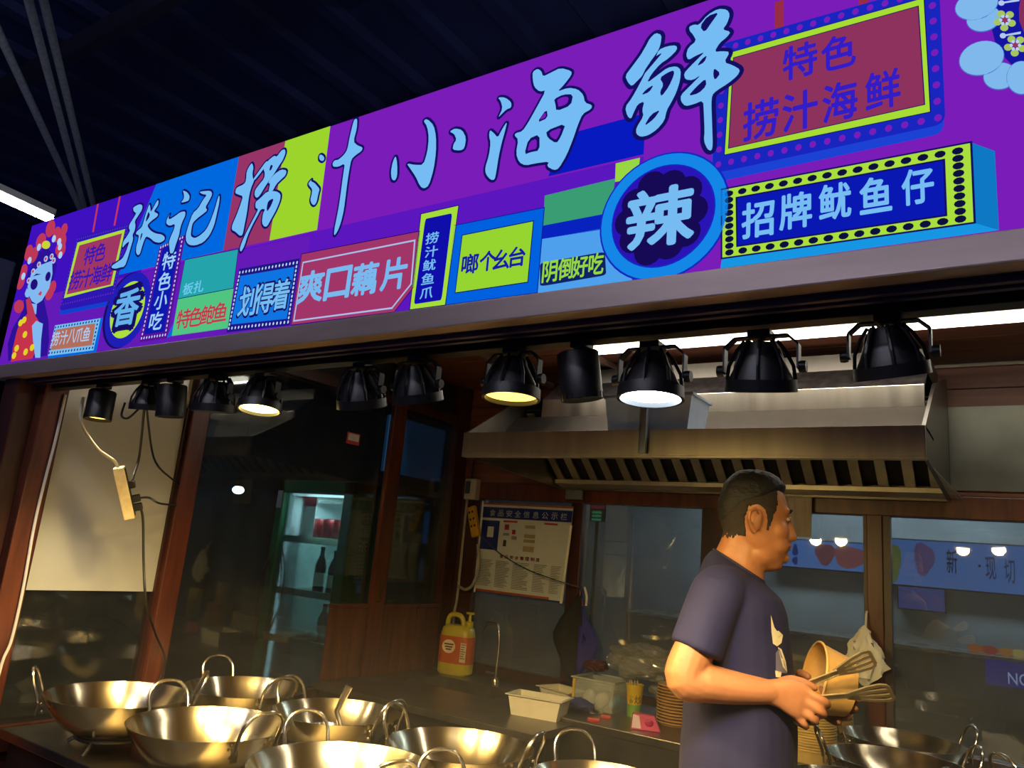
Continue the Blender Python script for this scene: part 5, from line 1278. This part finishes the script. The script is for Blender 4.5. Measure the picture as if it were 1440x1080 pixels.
head.tube([Hd(.086, 0, 1.626), Hd(.096, 0, 1.606), Hd(.100, 0, 1.588), Hd(.104, 0, 1.576)], [.007, .009, .0120, .0135], 12)
hb(.105, 0, 1.5715, (.0145, .0150, .0125)); 
for s_ in (-1, 1):
    hb(.093, s_*.013, 1.570, (.013, .0105, .0100)); hb(.076, s_*.034, 1.640, (.014, .028, .0085)); hb(.052, s_*.036, 1.582, (.036, .040, .034)); hb(.052, s_*.030, 1.545, (.040, .040, .032))
hb(.0945, 0, 1.5495, (.010, .021, .0065)); hb(.0935, 0, 1.5385, (.0095, .019, .0062)); hb(.084, 0, 1.513, (.017, .026, .014))
hb(.035, 0, 1.493, (.048, .046, .024)); hb(.012, -.030, 1.515, (.055, .036, .036)); hb(.012, .030, 1.515, (.055, .036, .036))
for s_ in (-1, 1):   # ears
    E_ = lambda a, n, z: Hd(-.012+a, s_*(.079+n), 1.598+z)
    hb(-.010, s_*.083, 1.600, (.015, .008, .026), (0, R_(10), 0))
    head.tube([E_(.006, .004, -.022), E_(.012, .002, .004), E_(.010, .012, .026), E_(-.006, .018, .034), E_(-.021, .021, .024), E_(-.022, .019, .002), E_(-.012, .014, -.018), E_(.0, .009, -.030)], [.005, .005, .0052, .0056, .0058, .0056, .0056, .0065], 10)
body = MB(); body.add(head.v, head.f)
# neck and trunk under the shirt
body.loft([(L(-.035, 0, 1.34), FX, NX, .09, .14, 2.2), (L(-.045, 0, 1.41), FX, NX, .085, .12, 2.2), (L(-.042, 0, 1.455), FX+ZA*-.35, NX, .078, .078, 2.1), (L(-.034, 0, 1.495), FX+ZA*-.3, NX, .068, .064, 2.1), (L(-.024, 0, 1.53), FX+ZA*-.25, NX, .064, .061, 2.1), (L(-.014, 0, 1.57), FX+ZA*-.2, NX, .062, .062, 2.1)])
body.loft([(L(-.02, 0, .85), FX, NX, .11, .15, 2.3), (L(-.022, 0, 1.06), FX, NX, .12, .155, 2.3), (L(-.03, 0, 1.30), FX, NX, .10, .165, 2.3), (L(-.035, 0, 1.40), FX, NX, .085, .15, 2.3)])
# right arm (near) and left arm
SHR, ELR, WRR = L(-.085, -.185, 1.415), L(-.158, -.232, 1.188), L(.045, -.172, 1.178)
limb(body, [SHR, SHR.lerp(ELR, .5)+NX*-.004, ELR+Vector((0, 0, .012)), ELR.lerp(WRR, .14)+Vector((0, 0, -.004))], [.040, .050, .050, .048])
limb(body, [ELR+Vector((0, 0, .004)), ELR.lerp(WRR, .25), ELR.lerp(WRR, .6)+Vector((0, 0, -.002)), WRR], [.046, .0475, .0395, .0285])
SHL, ELL, WRL = L(-.075, .185, 1.415), L(-.03, .285, 1.20), L(.115, .135, 1.165)
limb(body, [SHL, SHL.lerp(ELL, .5), ELL], [.040, .050, .048]); limb(body, [ELL, ELL.lerp(WRL, .3), ELL.lerp(WRL, .65), WRL], [.046, .047, .038, .028])
# right hand: palm and five fingers closed on the tongs
body.loft([(WRR, ZA, NX, .030, .024, 2.3), (L(.066, -.169, 1.177), ZA, NX, .035, .022, 2.4), (L(.092, -.164, 1.172), ZA+FX*.1, NX, .043, .019, 2.5), (L(.117, -.160, 1.164), ZA+FX*.22, NX, .045, .0165, 2.5), (L(.130, -.158, 1.160), ZA+FX*.28, NX, .040, .012, 2.5)])
def finger(pts, r): limb(body, [L(*p) for p in pts], [r*1.12, r, r*.95, r*.82])
finger([(.122, -.160, 1.190), (.168, -.161, 1.172), (.178, -.136, 1.160), (.152, -.120, 1.162)], .0105)
finger([(.122, -.162, 1.170), (.163, -.163, 1.147), (.168, -.137, 1.136), (.142, -.120, 1.140)], .0105)
finger([(.114, -.161, 1.150), (.146, -.162, 1.127), (.150, -.137, 1.117), (.126, -.122, 1.122)], .0098)
finger([(.102, -.157, 1.134), (.126, -.157, 1.112), (.129, -.136, 1.104), (.108, -.124, 1.110)], .0086)
limb(body, [L(.062, -.158, 1.192), L(.092, -.148, 1.207), L(.122, -.142, 1.206), L(.150, -.138, 1.197)], [.017, .0138, .0120, .0095])
# left hand: palm behind the bowl, thumb on the rim, fingers under it
body.loft([(WRL, ZA, NX-FX*.6, .028, .024, 2.3), (L(.150, .112, 1.150), ZA, NX-FX*.5, .036, .02, 2.4), (L(.182, .088, 1.140), ZA, NX-FX*.4, .040, .017, 2.5), (L(.202, .076, 1.134), ZA, NX-FX*.3, .036, .013, 2.5)])
finger([(.200, .078, 1.158), (.240, .064, 1.152), (.264, .036, 1.156), (.268, .008, 1.164)], .0095)
finger([(.202, .076, 1.140), (.240, .058, 1.130), (.260, .028, 1.134), (.260, .000, 1.142)], .0098)
finger([(.198, .076, 1.122), (.232, .054, 1.110), (.246, .024, 1.114), (.244, -.004, 1.122)], .0093)
finger([(.190, .078, 1.106), (.216, .056, 1.094), (.224, .030, 1.098), (.220, .004, 1.104)], .0084)
limb(body, [L(.135, .100, 1.178), L(.130, .066, 1.200), L(.132, .034, 1.208), L(.146, .008, 1.206)], [.016, .0135, .012, .0095])
# legs
for s_ in (-1, 1): limb(body, [L(-.02, s_*.09, .88), L(-.01, s_*.10, .48), L(-.025, s_*.105, .09)], [.085, .058, .042])
SKIN = mat('skin', (164, 108, 70), .5, var=.06, scale=60, bump=.06, sss=.0)
HI = HM.inverted()
def cheeks(v):
    if v.z < 1.46: return False
    q = HI @ v
    return -.0 < q.x < .094 and abs(q.y) > .016 and 1.47 < q.z < 1.66 and not (abs(q.y) > .078 and q.x < .012)
skin = remesh(body, .0036, 3, cheeks, 14)
skin.build('body', SKIN, man, smooth=True, fix=False)
bvh = BVHTree.FromPolygons(skin.v, skin.f)
# hair: follows the skull, short at the sides
HI = HM.inverted()
def hair_cap(name, m, thick, mask, nu=120, nv=64, z0=1.625):
    mb = MB(); cen = Hd(-.006, 0, z0); vs = []; ok = []
    for j in range(nv+1):
        th = math.pi*.80*j/nv
        for i in range(nu):
            ph = 2*math.pi*i/nu
            d = HR @ Vector((math.sin(th)*math.cos(ph), math.sin(th)*math.sin(ph), math.cos(th)))
            hit = bvh.ray_cast(cen+d*.25, -d)
            p = hit[0] if hit[0] else cen+d*.08
            q = HI @ p; m_ = mask(q); t = thick(q)
            if (p-cen).length > .128 : m_ = 0.0; p = cen+d*.07
            ee = ((q.x+.010)/.026)**2+((q.z-1.600)/.040)**2
            m_ *= sst((ee-1.0)/.5)
            if ee < 1.0: p = cen+d*.074
            tuft = .0022*mnoise.noise(q*140)+.0016*mnoise.noise(Vector((q.x*60, q.y*220, q.z*220)))
            vs.append(p+d*(t*m_+tuft*m_-.0025*(1-m_))); ok.append(m_ > .02)
    fs = []
    for j in range(nv):
        for i in range(nu):
            k = (j*nu+i, j*nu+(i+1) % nu, (j+1)*nu+(i+1) % nu, (j+1)*nu+i)
            if any(ok[x] for x in k): fs.append(k)
    return mb.add(vs, fs).build(name, m, man, smooth=True)
def sst(x): x = min(max(x, 0), 1); return x*x*(3-2*x)
def line_top(a):      # lower border of the long hair, in head height over forwardness
    if a > .05: return 1.688-(a-.05)*.2
    if a > .0: return 1.660+.028*(a/.05)
    if a > -.05: return 1.640+.02*((a+.05)/.05)
    return 1.572+.068*((a+.10)/.05)
def line_fade(a):
    if a > .046: return 1.69
    if a > .026: return 1.585+.06*((a-.026)/.02)
    if a > .012: return 1.575
    if a > -.035: return 1.632
    return 1.548+.07*max(0, (a+.085))
hair_cap('hair_fade', mat('cropped hair', (40, 32, 29), .8, var=.3, scale=160, bump=.3), lambda q: .0022, lambda q: sst((q.z-line_fade(q.x)+.010*mnoise.noise(q*150)+.006*mnoise.noise(q*60))/.008))
hair_cap('hair', mat('black hair', (17, 17, 20), .62, var=.4, scale=120, bump=.5, stretch=(.5, 2, 2)), lambda q: .005+.004*sst((q.z-1.66)/.05)+.006*sst((q.x-.02)/.04)*sst((q.z-1.68)/.02), lambda q: sst((q.z-line_top(q.x))/.014))
# face details
for s_ in (-1, 1):
    nm = MB().ball(Hd(.0825, s_*.033, 1.617), (.008, .0125, .0052), HR, 12, 8); nm.build('eye', mat('eye white', (196, 180, 165), .25), man, smooth=True)
    MB().ball(Hd(.0885, s_*.033, 1.617), (.003, .0055, .0050), HR, 10, 8).build('iris', mat('iris', (20, 14, 12), .15), man, smooth=True)
    MB().tube([Hd(.0865, s_*.021, 1.6205), Hd(.0905, s_*.031, 1.6232), Hd(.0845, s_*.045, 1.6195)], .0024, 8).build('eyelid', SKIN, man, smooth=True)
    MB().tube([Hd(.0945, s_*.013, 1.637), Hd(.0945, s_*.026, 1.643), Hd(.086, s_*.044, 1.643), Hd(.077, s_*.053, 1.637)], [.0018, .0034, .003, .0012], 8).build('eyebrow', mat('eyebrow', (28, 20, 18), .7), man, smooth=True)
    MB().ball(Hd(.101, s_*.0085, 1.5655), (.004, .003, .002), HR, 8, 6).build('nostril', mat('dark skin', (86, 44, 30), .7), man, smooth=True)
MB().tube([Hd(.092, -.024, 1.5432), Hd(.1005, -.010, 1.5442), Hd(.1025, 0, 1.5442), Hd(.1005, .010, 1.5442), Hd(.092, .024, 1.5432)], .0014, 6).build('mouth_line', mat('dark lip', (104, 52, 40), .5), man, smooth=True)
# T-shirt: trunk and sleeves in one surface, slanting neckline
sh = MB()
def tl(z, ca, ru, rv, k=0.0, p=2.35, ): return (L(ca, 0, z), FX+ZA*k, NX, ru, rv, p)
sh.loft([tl(.80, -.022, .148, .182), tl(.90, -.026, .150, .186), tl(1.0, -.027, .150, .188), tl(1.08, -.026, .146, .188), tl(1.18, -.026, .140, .190), tl(1.28, -.030, .130, .196), tl(1.36, -.034, .121, .200), tl(1.405, -.038, .113, .192, -.08), tl(1.435, -.042, .103, .165, -.22), tl(1.458, -.043, .093, .125, -.38, 2.2), tl(1.472, -.040, .084, .092, -.52, 2.1), tl(1.478, -.037, .079, .080, -.56, 2.1)])
for SH_, EL_, s_ in ((SHR, ELR, -1), (SHL, ELL, 1)):
    P_ = smooth_path([L(-.05, s_*.095, 1.418), L(-.072, s_*.150, 1.414), SH_+Vector((0, 0, -.012)), SH_.lerp(EL_, .30), SH_.lerp(EL_, .52), SH_.lerp(EL_, .70)], 4)
    rs = [.052+.016*min(1, i/(len(P_)*.4)) for i in range(len(P_))]; rs[-1] *= .97
    sh.tube(P_, rs, 20); sh.ball(P_[8], .064, None, 16, 12)
shirt = remesh(sh, .0058, 4)
for v in shirt.v:    # soft folds
    q = v-MO; f = mnoise.noise(Vector((q.x*7, q.y*7, q.z*3.5)))*.008+mnoise.noise(Vector((q.x*14+4, q.y*14, q.z*8)))*.005
    d = Vector((q.x, q.y, 0)); 
    if d.length > .03 and v.z < 1.44: v += d.normalized()*f
SHIRT = mat('navy cotton', (22, 22, 62), .85, var=.08, scale=90, bump=.05)
shirt.build('t_shirt', SHIRT, man, smooth=True, fix=False)
bs = BVHTree.FromPolygons(shirt.v, shirt.f)
# neck ribbing and sleeve hem
nb_ = []
for k in range(40):
    a = 2*math.pi*k/40; nb_.append(L(-.037, 0, 1.477)+(FX+ZA*-.56).normalized()*(.078*math.cos(a))+NX*(.079*math.sin(a)))
MB().tube(nb_, .0042, 8, closed=True).build('collar', mat('navy rib', (34, 31, 62), .85), man, smooth=True)
# printed figure with a tall pale hat on the chest
def on_chest(px, py):
    d = ray(px, py).normalized(); h = bs.ray_cast(CAM, d)
    return (h[0]-d*.003) if h[0] else None
def chest_print(poly, m, name='shirt_print'):
    pts = []
    n = len(poly)
    for i in range(n):
        for k in range(4):
            a, b_ = Vector(poly[i]), Vector(poly[(i+1) % n]); pts.append(on_chest(*a.lerp(b_, k/4)))
    c = Vector((sum(p[0] for p in poly)/n, sum(p[1] for p in poly)/n)); cp_ = on_chest(*c)
    if cp_ is None or any(p is None for p in pts): return
    mb = MB().add([cp_]+pts, [(0, 1+i, 1+(i+1) % len(pts)) for i in range(len(pts))]); mb.build(name, m, man, fix=False)
PCR = mat('cream print', (214, 200, 160), .7); PGR = mat('grey print on cloth', (104, 100, 118), .8)
CHEST_PRINTS = [([(1084, 865), (1089, 882), (1093, 888), (1085, 889)], PCR), ([(1085, 889), (1095, 887), (1101, 893), (1099, 904), (1093, 909), (1087, 905)], PCR),
    ([(1094, 910), (1099, 913), (1105, 930), (1107, 945), (1101, 938)], PCR), ([(1091, 918), (1096, 912), (1104, 935), (1107, 947), (1091, 945)], PGR), ([(1090, 943), (1099, 945), (1098, 953), (1091, 952)], PCR)]
for poly, m in CHEST_PRINTS: chest_print(poly, m)
# trousers and shoes
tr = MB()
for s_ in (-1, 1): limb(tr, [L(-.02, s_*.085, .86), L(-.01, s_*.095, .48), L(-.02, s_*.10, .08)], [.105, .078, .066])
tr.loft([(L(-.02, 0, .74), FX, NX, .12, .16, 2.4), (L(-.022, 0, .84), FX, NX, .142, .176, 2.4), (L(-.022, 0, .92), FX, NX, .140, .174, 2.4)])
remesh(tr, .009, 3).build('trousers', mat('dark trousers', (34, 34, 40), .9), man, smooth=True, fix=False)
for s_ in (-1, 1):
    MB().loft([(L(-.09, s_*.10, .045), ZA, NX, .04, .035, 2.6), (L(-.03, s_*.10, .045), ZA, NX, .044, .042, 2.6), (L(.06, s_*.105, .035), ZA, NX, .034, .045, 2.6), (L(.13, s_*.105, .025), ZA, NX, .024, .04, 2.6), (L(.155, s_*.105, .02), ZA, NX, .015, .025, 2.6)]).build('shoe', BLACK, man, smooth=True)

# ------------------------------------------------------------------ what he holds
tb = L(.075, -.128, 1.160); e1, e2 = L(.285, -.150, 1.285), L(.325, -.140, 1.212)
md = (e1+e2)/2; dirv = (md-tb); side = (e2-e1)
tongs('steel tongs held in the right hand over the woks', tb, dirv, side, dirv.length, side.length/2, R_(55))
# kraft bowl, lying on its side in the left hand
bt, bb = L(.178, .0, 1.296), L(.142, .0, 1.116)
rc = (bt+bb)/2; rimdir = (bt-bb).normalized(); axis = (NX.cross(rimdir)).normalized()
if axis.dot(FX) < 0: axis = -axis
axis = (axis+NX*.22).normalized()
xa = rimdir; ya = axis.cross(xa).normalized()
BM = Matrix((xa, ya, axis)).transposed().to_4x4(); BM.translation = rc
rr = (bt-bb).length/2; hh = .086; rb_ = rr*.80
bw = thing('paper_bowl', 'brown kraft paper bowl held sideways in the left hand', 'bowl', rc)
MB().lathe([(rr, 0), (rb_, hh), (.0005, hh), (.0005, hh-.002), (rb_-.002, hh-.002), (rr-.002, 0)], 44, BM).build('wall', mat('kraft bowl', (204, 158, 84), .6, var=.06, scale=70), bw, smooth=True)
ring = [BM @ Vector(((rr+.001)*math.cos(2*math.pi*k/44), (rr+.001)*math.sin(2*math.pi*k/44), 0)) for k in range(44)]
MB().tube(ring, .0032, 8, closed=True).build('rolled_rim', mat('kraft rim', (216, 172, 96), .6), bw, smooth=True)

# ------------------------------------------------------------------ steam and cooking haze over the woks
sm = bpy.data.materials.new('cooking haze'); sm.use_nodes = True; nt = sm.node_tree; nt.nodes.remove(nt.nodes['Principled BSDF'])
vs_ = nt.nodes.new('ShaderNodeVolumeScatter'); vs_.inputs['Color'].default_value = (1, .97, .9, 1); vs_.inputs['Anisotropy'].default_value = .25
tc = nt.nodes.new('ShaderNodeTexCoord'); sx = nt.nodes.new('ShaderNodeSeparateXYZ'); nt.links.new(tc.outputs['Object'], sx.inputs[0])
mr = nt.nodes.new('ShaderNodeMapRange'); mr.inputs[1].default_value = 0; mr.inputs[2].default_value = .62; mr.inputs[3].default_value = 1; mr.inputs[4].default_value = 0
nt.links.new(sx.outputs['Z'], mr.inputs[0])
pw = nt.nodes.new('ShaderNodeMath'); pw.operation = 'POWER'; pw.inputs[1].default_value = 1.7; nt.links.new(mr.outputs[0], pw.inputs[0])
ml = nt.nodes.new('ShaderNodeMath'); ml.operation = 'MULTIPLY'; ml.inputs[1].default_value = .062; nt.links.new(pw.outputs[0], ml.inputs[0]); nt.links.new(ml.outputs[0], vs_.inputs['Density'])
nt.links.new(vs_.outputs[0], nt.nodes['Material Output'].inputs['Volume'])
hz = MB().box((-2.80, 1.42, .76), (-.02, 3.66, 1.40)).build('cooking_steam', sm)
tag(hz, 'thin warm cooking haze hanging over the woks', 'steam', kind='stuff')
